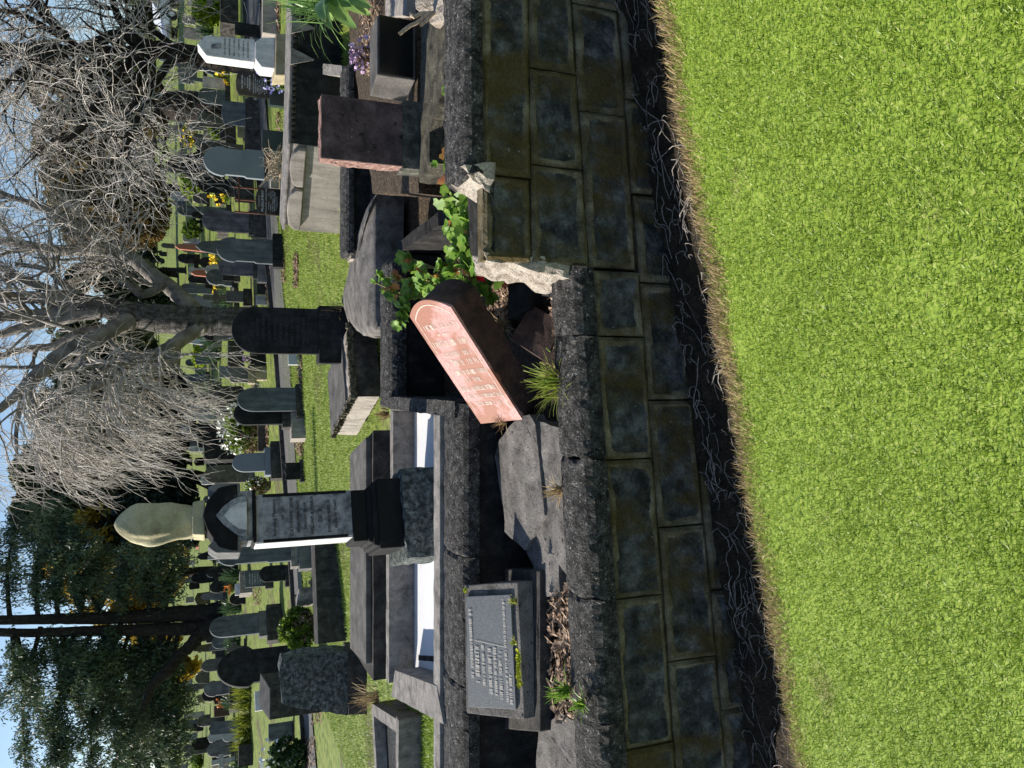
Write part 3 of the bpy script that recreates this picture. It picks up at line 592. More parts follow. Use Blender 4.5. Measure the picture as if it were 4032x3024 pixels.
def terr_stone():
    y = 4.45; zb = 1.05; g = thing('headstone', 'stained dark red granite headstone with rough pink left edge on the terrace slab', 'headstone', (1.6, y, zb))
    a = at(1262, 640, y); bl = at(1585, 655, y); br = at(1585, 410, y); zt = at(1266, 500, y).z; zm = at(1585, 500, y).z
    x0, x1 = at(1420, 640, y).x+.005, at(1420, 390, y).x
    V, Q = box(x0, x1, y, y+.015, zm, zt); part('face', V, Q, MT['pinkdark'], g)
    V, Q = rough(*box(x0, x1, y+.012, y+.13, zm, zt+.002), .025, .010, 14, 3); part('stone_body', V, Q, MT['pink'], g)
    V, Q = rough(*box(x0-.012, x1+.025, y-.006, y+.16, zb-.06, zm-.001), .04, .005, 9, 3)
    MT['greenbase'] = stone('greenish_base_stone', (.03,.032,.026), (.09,.09,.072), (.26,.24,.18), 12, .48, .12, fine=120, bump=.6)
    part('base', V, Q, MT['greenbase'], g)
terr_stone()
y = 4.62; g = thing('stone_block', 'black slant-edged stone block with sunlit grey end on the terrace', 'stone', (2.2, y, 1.03))
x0, x1 = at(1560, 300, y).x, at(1560, 68, y).x; zt = at(1487, 200, y).z
V, Q = hexa([(x0-.01,y,1.03),(x1,y,1.03),(x1,y+.25,1.03),(x0-.06,y+.25,1.03)], [(x0,y+.02,zt),(x1,y+.02,zt),(x1,y+.25,zt-.0),(x0-.05,y+.25,zt)]); V, Q = rough(V, Q, .06, .003, 6, 2); part('block', V, Q, MT['lid'], g, bevel=.006)
V, Q = box(x0+.004, x1-.004, y-.004, y+.006, 1.045, zt-.01); part('dark_face', V, Q, MT['blackgranite'], g)
# soil and litter behind it
V, Q = rough(*slab(zs([(1640,-150),(1650,760),(1470,760),(1400,300),(1400,-150)], 1.0), .3), .15, .02, 4, 2); solo('terrace_soil', V, Q, MT['drysoil'], kind='structure')
chips('terrace_leaf_litter', [(1490,0),(1490,300),(1430,300),(1425,0)], 1.03, 700, .05, MT['chip'], 12)
V, Q = rough(*slab(zs([(1605,-20),(1602,60),(1520,66),(1515,-20)], 1.06), .06), .05, .01, 8, 2); solo('pale_flagstone', V, Q, MT['beige'], 'pale broken paving stone beside the black slant-edged block', 'stone')
facing('kerb_rock', [(1640,-60,4.0),(1650,30,4.0),(1690,95,3.95),(1800,60,3.72),(1800,-60,3.72)], .2, MT['raw'], 'pale weathered rock lump behind the upper coping under the dead branch', 'rock', .02)
# long low wall with round coping behind the red headstone, planter behind its corner
r = thing('terrace_wall', 'low dark block wall with round coping behind the red granite headstone', 'wall', (2.2, 7.5, .4))
xl, xr = at(1350, 990, 7.5).x, at(1350, 255, 7.5).x
V, Q = rough(*box(xl+.02, xr-.03, 7.53, 7.8, .2, .93), .08, .010, 4, 3); part('wall_face', V, Q, MT['vault'], r)
V, Q = rough(*box(xl-.1, xr+.1, 7.48, 7.6, .1, .745), .08, .010, 4, 8); part('footing', V, Q, MT['tomb'], r)
coping(r, (xl-.02, xr), lambda x: .91, lambda x: 1.01, 7.48, .30, MT['coping'], seed=41, jag=.03)
V, Q = rough(*box(xl-.06, xl+.05, 7.55, 7.75, .5, .93), .03, .02, 7, 3); part('broken_end', V, Q, MT['raw'], r)
r = thing('planter_kerb', 'round-topped kerb turning a corner round the spiky plant', 'kerb', (3.6, 9, .5))
pa = [atz(1345,258,1.0), atz(1345,298,1.0), atz(1192,287,1.0), atz(1180,240,1.0)]
V, Q = rough(*slab(pa, .35), .05, .012, 6, 3); part('side_kerb', V, Q, MT['curb'], r, bevel=.02)
pb = [atz(1203,260,1.0), atz(1180,270,1.0), atz(1180,-200,1.0), atz(1203,-200,1.0)]
V, Q = rough(*slab(pb, .10), .05, .01, 6, 3); part('back_kerb', V, Q, MT['curb'], r, bevel=.02)
pb2 = [p+Vector((.0, .05, -.1)) for p in pb]; V, Q = rough(*slab(pb2, .7), .08, .01, 6, 3); part('back_wall', V, Q, MT['vault'], r)
# big cement tomb with scrolled bolsters
r = thing('cement_tomb', 'large beige cement tomb with scrolled bolsters and a beaded front painted dark for shade', 'tomb', (3.2, 9.6, .4))
k0 = [(2.80, 9.3), (5.6, 8.55), (5.8, 9.1), (3.1, 9.9), (2.15, 10.5), (1.93, 10.0)]
V, Q = rough(*hexa([(x, y, .3) for x, y in k0], [(x, y, 1.15) for x, y in k0]), .3, .004, 3); part('tomb_body', V, Q, MT['beige'], r)
def inset(ol, d):
    c = sum((Vector((*p, 0)) for p in ol), Vector())/len(ol); return [((p[0]-c.x)*d+c.x, (p[1]-c.y)*d+c.y) for p in ol]
k1 = inset(k0, .965); V, Q = hexa([(x, y, 1.15) for x, y in k1], [(x, y, 1.33) for x, y in k1]); part('upper_tier', V, Q, MT['beige'], r, bevel=.01)
k2 = inset(k0, 1.0); V, Q = hexa([(x, y, 1.33) for x, y in k2], [(x, y, 1.365) for x, y in k2]); part('cap_ledge', V, Q, MT['curb'], r, bevel=.01)
d = Vector((5.6-2.8, 8.55-9.3, 0)); L = d.length; d.normalize(); nv = Vector((-d.y, d.x, 0))*-1
def along(s, off, z): p = Vector((2.8, 9.3, 0))+d*s+nv*off; return Vector((p.x, p.y, z))
V, Q = hexa([along(.01, .004, .5), along(L, .004, .5), along(L, -.1, .5), along(.01, -.1, .5)], [along(.01, .004, 1.325), along(L, .004, 1.325), along(L, -.1, 1.325), along(.01, -.1, 1.325)]); part('shade_front', V, Q, MT['black'], r)  # black panel paints in the shade on the tomb's unlit front
C = []
for k in range(46):
    s = .03+k*L/46; C.append(hexa([along(s, .01, 1.285), along(s+.04, .01, 1.285), along(s+.04, -.05, 1.285), along(s, -.05, 1.285)], [along(s+.008, .035, 1.325), along(s+.032, .035, 1.325), along(s+.032, -.05, 1.325), along(s+.008, -.05, 1.325)]))
V, Q = join(*C); part('beading', V, Q, MT['tomb'], r)
for s in (.95, 1.28, 2.12):
    V, Q = hexa([along(s-.005, .05, 1.10), along(s+.005, .05, 1.10), along(s+.005, .03, 1.10), along(s-.005, .03, 1.10)], [along(s-.09, .08, 1.36), along(s+.09, .08, 1.36), along(s+.09, -.02, 1.36), along(s-.09, -.02, 1.36)]); part('pendant', V, Q, MT['curb'], r)
e = Vector((1.93-2.8, .7, 0)); Le = e.length; e.normalize(); ne = Vector((-e.y, e.x, 0))
if ne.x > 0: ne = -ne
def al2(s, off, z): p = Vector((2.8, 9.3, 0))+e*s+ne*off; return Vector((p.x, p.y, z))
for s0, s1 in ((.03, .50), (.54, Le-.04)):
    ol = [(s0, 1.16), (s1, 1.16)]+[(s1-(s1-s0)*k/10, 1.24+.09*math.sin(math.pi*k/10)**.5) for k in range(11)]
    V, Q = hexa([al2(s, .07, z) for s, z in ol], [al2(s, -.05, z) for s, z in ol]); part('bolster', V, Q, MT['beige'], r, bevel=.012)
# left corner plot with a dark gravel bed
r = thing('kerbed_grave', 'grey kerbed grave filled with pale-specked dark gravel at the left edge', 'grave', (-4, 6.8, .4))
P = zs([(1570,2838),(1568,3300),(1490,3300),(1462,2768)], .76)
for a, c_, dx in ((0, 1, Vector((0, .10, 0))), (0, 3, Vector((-.11, 0, 0))), (3, 2, Vector((0, -.1, 0)))):
    V, Q = rough(*slab([P[a], P[c_], P[c_]+dx, P[a]+dx], .42), .08, .006, 5, 3); part('kerb', V, Q, MT['curb'], r)
MT['gravel'] = stone('pale_specked_dark_gravel', g3(.01), g3(.05, .95), g3(.15, .95), 60, .5, .1, fine=90, bump=1., bd=.03, spots=((g3(.6), 70, .66, .03),), rgh=.4)  # pale specks scattered through the dark gravel colour
V, Q = slab([p-Vector((0, 0, .10)) for p in P], .2); part('gravel_bed', V, Q, MT['gravel'], r)
V, Q = slab(zs([(1750,2700),(1760,3300),(1600,3300),(1600,2700)], .56), .05); solo('plot_lawn', V, Q, MT['turf'], kind='structure')
P = zs([(1765,2700),(1768,3200),(1640,3200),(1640,2700)], .565); nn_ = 7000
x = rng.uniform(min(p.x for p in P), max(p.x for p in P), nn_); y = rng.uniform(min(p.y for p in P), max(p.y for p in P), nn_)
V, Q = blades(np.stack([x, y, np.full(nn_, .56)], 1), rng.uniform(.02, .05, nn_), rng.uniform(.004, .008, nn_), .7); soloN('plot_grass', V, Q, MT['blade'], kind='stuff')
# ---------------------------------------------------------------- headstones
def prof(kind, x0, x1, z0, z1):
    w_ = x1-x0; h = z1-z0; c = (x0+x1)/2; n = 10
    def arc(pts): return [(x0, z0), (x1, z0)]+pts
    if kind == 'flat': return arc([(x1, z1), (x0, z1)])
    if kind == 'gable': return arc([(x1, z1-.22*w_), (c, z1), (x0, z1-.22*w_)])
    if kind == 'seg': return arc([(x1-w_*k/n, z1-.13*w_*(2*k/n-1)**2) for k in range(n+1)])
    if kind == 'round':
        r = min(w_/2, h*.6); return arc([(c+w_/2*math.cos(math.pi*k/16), z1-r+r*math.sin(math.pi*k/16)) for k in range(17)])
    if kind == 'gothic':
        r = min(w_*.72, h*.6); p = [(x1-w_/2*(1-math.cos(a))/1.0*1.0, z1-r+r*math.sin(a)**.85) for a in [math.pi/2*k/9 for k in range(10)]]
        return arc(p+[(2*c-x, z) for x, z in p[-2::-1]])
    if kind == 'ogee':
        r = min(w_*.62, h*.6); p = []
        for k in range(12):
            s = k/11; p.append((x1-w_/2*(s**1.6*.55+.45*s**3.2), z1-r+r*(1-(1-s)**1.5)))
        sh = [(x1, z0), (x1, z0+.30*h), (x1-.05*w_, z0+.34*h), (x1-.05*w_, z1-r-.05*h), (x1, z1-r-.02*h)]
        return [(x0, z0)]+sh+p+[(2*c-x, z) for x, z in p[-2::-1]]+[(2*c-x, z) for x, z in sh[::-1][:-1]]
    if kind == 'shoulder':
        r = w_*.42; q = z1-r-.06*h
        return arc([(x1, q-.03*h), (x1-.08*w_, q), (x1-.08*w_, q+.06*h)]+[(c+r*math.cos(math.pi*k/12), z1-r+r*math.sin(math.pi*k/12)) for k in range(1, 12)]+[(x0+.08*w_, q+.06*h), (x0+.08*w_, q), (x0, q-.03*h)])
    if kind == 'spade':
        r = w_*.75; b = .82; zz = z1-r
        p = [(x1-.09*w_, z0), (x1-.09*w_, zz-.06*h), (x1, zz)]+[(x1-w_/2*(1-math.cos(a)), zz+r*math.sin(a)) for a in [math.pi/2*k/9 for k in range(1, 10)]]
        return [(2*c-x, z) for x, z in p[:1]]+p+[(2*c-x, z) for x, z in p[-2:0:-1]]
    if kind == 'obelisk':
        return [(x0, z0), (x1, z0), (x1-.2*w_, z1-.35*w_), (c, z1), (x0+.2*w_, z1-.35*w_)]
    if kind == 'wave': return arc([(x1-w_*k/12, z1-.07*w_*(.5-.5*math.cos(4*math.pi*k/12))) for k in range(13)])
    if kind == 'cross':
        a = w_*.17; q = z0+h*.60; return [(c-a, z0), (c+a, z0), (c+a, q-a), (x1, q-a), (x1, q+a), (c+a, q+a), (c+a, z1), (c-a, z1), (c-a, q+a), (x0, q+a), (x0, q-a), (c-a, q-a)]
def hs(kind, Xt, Xb, Yl, Yr, mat, label, tiers=(), g=None, y=None, yaw=14, th=None, name='headstone', cat='headstone', group=None, bev=.008, tilt=0):
    """front outline from the photograph's proportions, stood on the ground and turned by yaw"""
    Yc = (Yl+Yr)/2; low = tiers[-1][1] if tiers else Xb
    if y is None: p = atg(g or low, Yc); y = p.y
    p = at(g or low, Yc, y); zg = p.z; ya = R(yaw+random.uniform(-3, 3))-math.atan((1512-Yc)/F); cy = math.cos(ya)
    root = thing(name, label, cat, (p.x, y, zg), group, ya)
    if tilt: root.rotation_euler.y = R(tilt)
    def sec(kd, a, b, l, r_, mt, nm, rec):
        m = (a+b)/2; X0 = at(m, l, y).x-p.x; X1 = at(m, r_, y).x-p.x; w_ = X1-X0; t_ = th or max(.07, min(.22*w_, .3))
        if nm != 'slab': t_ = t_+.12*w_+.05
        wf = max(w_*.6, (w_-t_*math.sin(abs(ya))*.8)/cy); c = (X0+X1)/2+t_*math.sin(ya)*.4
        z0 = at(b, Yc, y).z-zg; z1 = at(a, Yc, y).z-zg
        if nm == last: z0 = min(z0, 0)-.12
        V, Q = prism(prof(kd, c-wf/2, c+wf/2, z0, z1), rec, rec+t_)
        me = bpy.data.meshes.new(nm); me.from_pydata(V, [], Q); me.update(); o = link(nm, me, MT[mt], root, bevel=bev, seg=2); o['_w'] = wf; o['_z'] = (z0, z1); o['_c'] = c; o['_r'] = rec
        return o
    names = ['base', 'plinth', 'step', 'footing']; last = names[min(len(tiers), 4)-1] if tiers else 'slab'
    out = sec(kind, Xt, Xb, Yl, Yr, mat, 'slab', .0 if not tiers else .05)
    for k, tt in enumerate(tiers): sec(tt[5] if len(tt) > 5 else 'flat', tt[0], tt[1], tt[2], tt[3], tt[4], names[k], .03-.05*k)
    return root, out
def frame_on(root, o):
    """plane of a slab's front face: x from its middle, y up from its foot, in metres"""
    bpy.context.view_layer.update(); fm = root.matrix_basis @ Matrix.Translation((o['_c'], o['_r']-.003, o['_z'][0])) @ Matrix(((1,0,0,0),(0,0,-1,0),(0,1,0,0),(0,0,0,1)))
    return fm, o['_w'], o['_z'][1]-o['_z'][0]
G1, G2, G3 = 'headstones before the path', 'headstones along the path', 'headstones far up the slope'
# --- large dark headstone before the bare tree
r, o = hs('round', 912, 1262, 1392, 1208, 'black', 'large blackened round-topped headstone on a stone base in front of the bare tree trunk', [(1258,1340,1432,1203,'black')], y=8.6, yaw=7, group=G1)
fm, W_, H_ = frame_on(r, o); worn(o, [(-W_*.32, W_*.3, H_*(.70-.065*k), H_*.028) for k in range(9)], fm, MT['letter_dark'], 21)
r, o = hs('gothic', 935, 1167, 1620, 1524, 'slate', 'dark pointed headstone with carved roundel, front one of the overlapping pair', [(1167,1198,1646,1510,'tomb')], yaw=10, group=G1)
hs('round', 920, 1116, 1672, 1582, 'black', 'black round-topped headstone overlapped by the carved pointed one', [(1112,1150,1690,1570,'tomb'),(1145,1198,1742,1560,'beige')], yaw=14, group=G1)
r, o = hs('gothic', 915, 1043, 1858, 1783, 'bluegrey', 'clean plain blue-grey pointed headstone on a matching base and dark plinth', [(1043,1067,1878,1762,'bluegrey'),(1067,1116,1895,1738,'tomb')], yaw=12, group=G1)
hs('wave', 1123, 1182, 1889, 1821, 'black', 'small dark headstone with scooped top on the lawn by the monument', [(1182,1202,1902,1808,'tomb')], yaw=8, group=G1)
hs('ogee', 853, 1146, 2218, 2130, 'slate', 'tall shouldered grey headstone standing close behind the statue monument', [(1146,1176,2240,2130,'curb'),(1176,1227,2252,2125,'grey'),(1227,1262,2275,2120,'tomb')], yaw=14, group=G1)
hs('round', 1021, 1123, 2290, 2228, 'black', 'small plain dark round-topped headstone overlapping the one with gilt lettering', [(1123,1142,2315,2226,'tomb')], yaw=8, group=G1)
r, o = hs('flat', 965, 1045, 2311, 2246, 'slate', 'square dark headstone with pale lettering and a gilt crest', [(1045,1075,2322,2240,'tomb')], yaw=6, group=G2)
fm, W_, H_ = frame_on(r, o); worn(o, [(-W_*.35, W_*.3, H_*(.75-.13*k), H_*.05) for k in range(5)], fm, MT['letter_white'], 22)
r, o = hs('gothic', 825, 1020, 2502, 2425, 'slate', 'pointed grey headstone with carved flowers on a tall plinth by the cedar', [(1020,1052,2512,2410,'grey'),(1052,1118,2532,2388,'tomb')], yaw=12, group=G1)
hs('spade', 855, 1158, 2697, 2552, 'black', 'large black spade-shaped headstone behind the rough boulder', [(1158,1200,2700,2545,'black')], yaw=10, group=G1)
hs('ogee', 802, 940, 2737, 2682, 'grey', 'weathered mid grey ogee headstone left of the black spade-shaped one', yaw=12, group=G2)
hs('flat', 1058, 1152, 2917, 2852, 'slate', 'square slate headstone with sunlit top on the grass left of the boulder', [(1150,1160,2920,2848,'tomb')], yaw=-12, group=G2)
# rough boulder headstone
y = 7.7; g_ = thing('boulder_headstone', 'rough lichened grey rock headstone standing beside the ledger tomb', 'headstone', (at(1440, 2680, y).x, y, at(1445, 2680, y).z))
ol = [(1376,2570),(1290,2566),(1200,2580),(1110,2600),(1100,2650),(1108,2700),(1112,2770),(1180,2790),(1250,2800),(1376,2815)]
pf_ = [at(X, Y, y) for X, Y in ol]; V, Q = rough(*hexa([p+Vector((0, .22, 0)) for p in pf_], pf_), .045, .02, 6, 4); part('rock', V, Q, MT['rocky'], g_)
pf_ = [at(X, Y, y-.04) for X, Y in ((1372,2568),(1372,2815),(1445,2812),(1445,2572))]; V, Q = rough(*hexa([p+Vector((0, .32, 0)) for p in pf_], pf_), .05, .01, 8, 4); part('base', V, Q, MT['tomb'], g_)
# --- middle group right of the bare tree
r, o = hs('ogee', 800, 1043, 692, 578, 'bluegrey', 'tall pale blue-grey ogee headstone behind the beige cement tomb', [(1043,1068,700,585,'tomb'),(1066,1102,742,590,'beige')], yaw=12, group=G1, g=1150)
hs('round', 784, 895, 604, 557, 'lid', 'brown round-topped headstone peeping behind the tall pale ogee one', yaw=10, group=G2, g=960)
hs('round', 766, 830, 588, 545, 'grey', 'small grey rounded headstone behind the brown round-topped one', yaw=10, group=G2, g=900)
hs('round', 780, 902, 756, 698, 'black', 'dark brown-black round-topped headstone on a tomb with a rusty rail', [(900,926,768,690,'tomb'),(926,995,790,688,'tomb')], yaw=12, group=G2)
hs('gothic', 698, 792, 850, 810, 'slate', 'dark pointed headstone with bright rim left of the yellow-green bush', yaw=14, group=G3, g=830)
r, o = hs('round', 796, 983, 910, 828, 'purple', 'purple-grey streaked round-topped headstone with pale foot beside the path', [(980,1000,925,828,'tomb'),(998,1052,938,826,'tomb')], yaw=12, group=G2)
r, o = hs('ogee', 853, 1075, 1032, 934, 'slate', 'big streaked blue-grey ogee headstone right of its purple neighbour', [(1075,1122,1052,918,'black')], yaw=12, group=G1)
hs('round', 860, 998, 1083, 1020, 'purple', 'purple-grey rounded headstone half behind the big streaked ogee one', [(998,1016,1095,1016,'tomb'),(1014,1058,1112,1010,'grey')], yaw=10, group=G2)
hs('round', 711, 805, 1155, 1117, 'slate', 'dark round-topped headstone with white streaks above the daffodils', yaw=12, group=G3, g=860)
hs('round', 755, 842, 1218, 1166, 'bluegrey', 'plain blue-grey rounded headstone close to the bare trunk', yaw=8, group=G3, g=880)
hs('flat', 890, 962, 1188, 1143, 'grey', 'small square greenish headstone with sunlit left edge on a dark base', [(958,992,1205,1135,'tomb')], yaw=14, group=G2)
hs('flat', 1008, 1038, 1200, 1162, 'pale', 'low pale sunlit grave block near the path before the bare tree', yaw=10, group=G2, g=1050, name='grave_block', cat='grave block')
hs('flat', 1012, 1052, 1160, 1115, 'tomb', 'low dark ledger block beside the pale one near the path', yaw=10, group=G2, name='grave_block', cat='grave block')
hs('flat', 863, 905, 1487, 1441, 'bluegrey', 'pale blue-grey block headstone rising behind the rounded grey one', yaw=10, group=G2, g=960)
hs('seg', 902, 985, 1506, 1446, 'grey', 'grey headstone with gently curved top on carved sandstone steps', [(976,1004,1512,1432,'sandy'),(1004,1050,1500,1428,'sandy')], yaw=12, group=G2)
hs('flat', 984, 1046, 1440, 1388, 'black', 'squat black tomb with a purple flower bunch beside the sandstone steps', yaw=8, group=G2, name='tomb', cat='tomb')
hs('flat', 898, 933, 1452, 1340, 'tomb', 'long dark tomb with a pale sunlit end beyond the large black headstone', yaw=10, group=G2, g=960, name='tomb', cat='tomb', th=1.0)
hs('flat', 1135, 1176, 1438, 1394, 'marble', 'small white marker with a black face on the lawn edge of the path', yaw=16, group=G1, name='marker', cat='marker')
hs('flat', 858, 945, 1590, 1520, 'tomb', 'square dark headstone in shade behind the overlapping pair', yaw=6, group=G2, g=960)
hs('flat', 818, 858, 1594, 1538, 'purple', 'low pinkish-grey block above the square shaded headstone', yaw=6, group=G2, g=930)
hs('flat', 850, 902, 1640, 1590, 'grey', 'leaning grey slab with white edge beside the white-flowered bush', yaw=12, group=G2, g=950)
hs('flat', 1016, 1052, 1780, 1672, 'tomb', 'low dark wall of a grave under the white-flowered bush', yaw=8, group=G2, name='grave_wall', cat='grave', th=.2)
hs('gothic', 804, 978, 1902, 1830, 'lid', 'brown-grey pointed headstone in the shade right of the monument top', [(978,1000,1908,1826,'grey')], yaw=12, group=G2)
hs('flat', 802, 860, 1736, 1690, 'redrough', 'shaded reddish-brown block headstone under the drooping twigs', yaw=10, group=G3, g=900)
hs('flat', 803, 913, 1829, 1750, 'black', 'large dark tomb in deep shade below the drooping twigs', yaw=10, group=G3, g=935, name='tomb', cat='tomb', th=1.)
hs('gothic', 740, 790, 1778, 1755, 'pale', 'slim pale marble column stone on a square foot in the shade', [(790,808,1780,1751,'pale')], yaw=10, group=G3, g=880)
hs('shoulder', 722, 794, 1656, 1623, 'pale', 'pale scalloped marble headstone under the drooping twigs', yaw=8, group=G3, g=880)
hs('flat', 712, 765, 1712, 1672, 'bluegrey', 'pale blue slab headstone far back under the drooping twigs', yaw=8, group=G3, g=830)
hs('gable', 787, 822, 1908, 1874, 'pale', 'white gabled stone top beside the monument pediment', yaw=12, group=G3, g=920)
hs('cross', 818, 880, 2217, 2174, 'pale', 'small pale stone cross left of the monument in the cedar shade', yaw=4, group=G3, g=910, name='stone_cross', cat='cross')
hs('flat', 945, 992, 2362, 2250, 'curb', 'low broad concrete tomb with a white box on it under the cedar', yaw=10, group=G2, name='tomb', cat='tomb', th=.9)
hs('flat', 925, 946, 2344, 2300, 'marble', 'small white box sitting on the low broad concrete tomb', yaw=10, y=atg(992, 2310).y+.3, name='white_box', cat='box', g=946)
hs('flat', 1245, 1345, 2540, 2080, 'tomb', 'long low dark concrete grave wall in front of the leafy shrub', yaw=5, group=G1, name='grave_wall', cat='grave', th=.5)
hs('flat', 1180, 1222, 2395, 2330, 'curb', 'pale weathered grave kerb end with dark pot beside it', yaw=16, group=G1, name='grave_block', cat='grave block', g=1250, th=.8)
hs('gothic', 793, 880, 2643, 2597, 'lid', 'brown pillar stone with cap behind the black spade-shaped headstone', [(880,900,2650,2590,'tomb')], yaw=8, group=G3, g=920)
hs('cross', 742, 795, 2640, 2604, 'pale', 'tiny pale cross above the brown pillar stone', yaw=8, group=G3, g=850, name='stone_cross', cat='cross')
hs('flat', 826, 872, 2562, 2538, 'grey', 'grey square headstone among the blue-green tufts under the cedar', yaw=8, group=G3, g=900)
hs('seg', 748, 795, 2970, 2934, 'lid', 'brownish round-shouldered headstone at the far left', yaw=8, group=G3, g=815)
hs('round', 876, 935, 2918, 2880, 'pale', 'pale carved urn-topped stone among the flax at the left', [(922,940,2925,2878,'pale')], yaw=8, group=G2)
hs('shoulder', 775, 850, 2858, 2832, 'grey', 'slim grey scalloped headstone left of the cedar boughs', yaw=8, group=G3, g=880)
hs('flat', 843, 880, 2822, 2782, 'redrough', 'small speckled reddish tablet near the flax', yaw=8, group=G3, g=905)
hs('seg', 842, 876, 2772, 2744, 'redrough', 'small red-brown stone with an orange bunch beside it', yaw=8, group=G3, g=900)
# slate slab lying on a tilt, white open book
P = [at(1036, 2702, 15.6), at(1030, 2830, 15.2), at(1075, 2833, 15.0), at(1075, 2710, 15.4)]
r_ = thing('tilted_grave', 'dark grave block with a tilted framed lid beside the flax', 'grave', Vector((P[2].x, 15.2, gz(P[2].x, 15.2))))
V, Q = hexa([dn(p, gz(p.x, p.y)-.05) for p in (P[3], P[2], P[2]+Vector((0, .7, 0)), P[3]+Vector((0, .7, 0)))], [P[3]+Vector((0,0,.05)), P[2]+Vector((0,0,.05)), P[1]+Vector((0, .7, 0)), P[0]+Vector((0, .7, 0))]); part('block', V, Q, MT['tomb'], r_, bevel=.01)
V2 = [v+Vector((0, 0, .012)) for v in V[4:]]; V, Q = slab(V2, .03); part('lid', V, Q, MT['lid'], r_)
hs('flat', 1004, 1026, 2798, 2728, 'marble', 'white marble open book standing on the grave behind the tilted lid', yaw=6, name='marble_book', cat='grave ornament', y=16.2, g=1032)
# black polished headstones with lettering
r, o = hs('seg', 1007, 1098, 843, 738, 'blackgranite', 'black polished headstone with white family lettering by the beige cement tomb', y=10.9, yaw=8, group=G1, th=.1, g=1200)
fm, W_, H_ = frame_on(r, o)
zz = o['_z'][0]; vis = (at(1007, 790, 10.9).z-at(1098, 790, 10.9).z); k0_ = H_-vis
letters(o, [('In Loving Memory', vis*.07, 0, k0_+vis*.84), ('McGILLIVRAY', vis*.16, 0, k0_+vis*.66), ('PATRICIA MURIEL   FREDERICK JAMES', vis*.068, 0, k0_+vis*.53), ('nee NELSON              COLE', vis*.062, 0, k0_+vis*.42)], fm, MT['letter_white'])
worn(o, [(-W_*.36, -W_*.08, k0_+vis*.33, vis*.035), (W_*.1, W_*.38, k0_+vis*.33, vis*.035), (-W_*.38, W_*.4, k0_+vis*.24, vis*.035), (-W_*.36, W_*.36, k0_+vis*.16, vis*.035), (-W_*.3, W_*.2, k0_+vis*.07, vis*.03)], fm, MT['letter_white'], 31)
r, o = hs('seg', 930, 1063, 372, 274, 'blackgranite', 'tall black polished headstone with rows of white lettering and a red bloom reflected', [(1063,1103,408,272,'greengranite')], yaw=10, group=G1, th=.14, g=1180, y=12.2)
fm, W_, H_ = frame_on(r, o)
worn(o, [(-W_*.25, W_*.32, H_*.80, H_*.045), (-W_*.1, W_*.22, H_*.73, H_*.025), (-W_*.2, W_*.25, H_*.65, H_*.03), (-W_*.28, W_*.3, H_*.58, H_*.045)]+[(-W_*.4+W_*.05*(k % 3), W_*.38-W_*.07*(k % 4), H_*(.47-.055*k), H_*.024) for k in range(8)], fm, MT['letter_white'], 33)
hs('seg', 872, 968, 488, 397, 'slate', 'plain dark slate headstone with curved top on a long dark base', [(966,1014,588,384,'tomb')], yaw=8, group=G1, g=1030)
hs('flat', 1032, 1104, 592, 512, 'greengranite', 'small square dark green granite headstone beside the beaded tomb', yaw=8, group=G1, g=1170, y=11.5)
# white obelisk-like monument at the right
y = 11.2; xg = at(1190, 215, y); r = thing('marble_monument', 'tall pale grey marble monument with gabled shaft on a sandstone plinth, right side', 'monument', xg, G1, R(-9))
def loc(X, Y): p = at(X, Y, y); return p.x-xg.x, p.z-xg.z
def tier(nm, ol, dep, mat, rec, bev=.012):
    ol = [loc(*q) for q in ol]; V, Q = prism(ol, rec, rec+dep); me = bpy.data.meshes.new(nm); me.from_pydata(V, [], Q); me.update(); return link(nm, me, MT[mat], r, bevel=bev)
sh = tier('shaft', [(1004,240),(1004,152),(812,135),(776,168),(812,214)], .42, 'marble', .06)
tier('die', [(1083,268),(1083,150),(1030,150),(1004,165),(1004,228),(1030,262)], .55, 'marble', .0)
tier('plinth', [(1205,297),(1205,142),(1083,142),(1083,297)], .7, 'sandy', -.08)
tier('wreath', [(870,185),(870,165),(832,168),(832,188)], .03, 'marble_dirty', .045, .008); 
fm = r.matrix_basis @ Matrix.Translation((*[loc(1004, 196)[0]], .055, loc(1004, 196)[1])) @ Matrix(((1,0,0,0),(0,0,-1,0),(0,1,0,0),(0,0,0,1)))
worn(sh, [(-.11, .11, .38-.06*k, .02) for k in range(6)], fm, MT['marble_dirty'].copy() if False else MT['grey'], 41)
# other things right of it
hs('round', 753, 822, 88, 34, 'black', 'black round-topped headstone with thin bright rim at the far right', yaw=10, group=G3, g=860)
hs('flat', 868, 937, 98, -40, 'tomb', 'dark square tomb with dappled sunlit end behind the yellow-green bush', yaw=30, group=G2, name='tomb', cat='tomb', th=1.)
hs('flat', 925, 1030, 140, 92, 'black', 'black upright block with brown edge right of the marble monument', yaw=10, group=G2)
hs('flat', 1034, 1096, 130, -60, 'beige', 'low sunlit beige grave wall by the marble monument', yaw=25, group=G1, name='grave_wall', cat='grave', th=.3)
hs('flat', 722, 775, 150, 110, 'grey', 'grey stepped pedestal behind the marble monument', [(772,840,156,104,'grey')], yaw=-10, group=G3)
hs('obelisk', 650, 772, 694, 592, 'black', 'broad dark stepped monument behind the tall ogee headstone', [(770,800,700,585,'black'),(798,842,705,580,'tomb')], yaw=10, group=G3, name='monument', cat='monument')
hs('obelisk', 690, 795, 992, 955, 'terracotta', 'slim pinkish-red pillar among the far stones', yaw=30, group=G3, g=830, name='pillar', cat='monument')
hs('obelisk', 752, 862, 1095, 1057, 'terracotta', 'short terracotta granite pillar above the daffodils', yaw=30, group=G3, g=880, name='pillar', cat='monument')
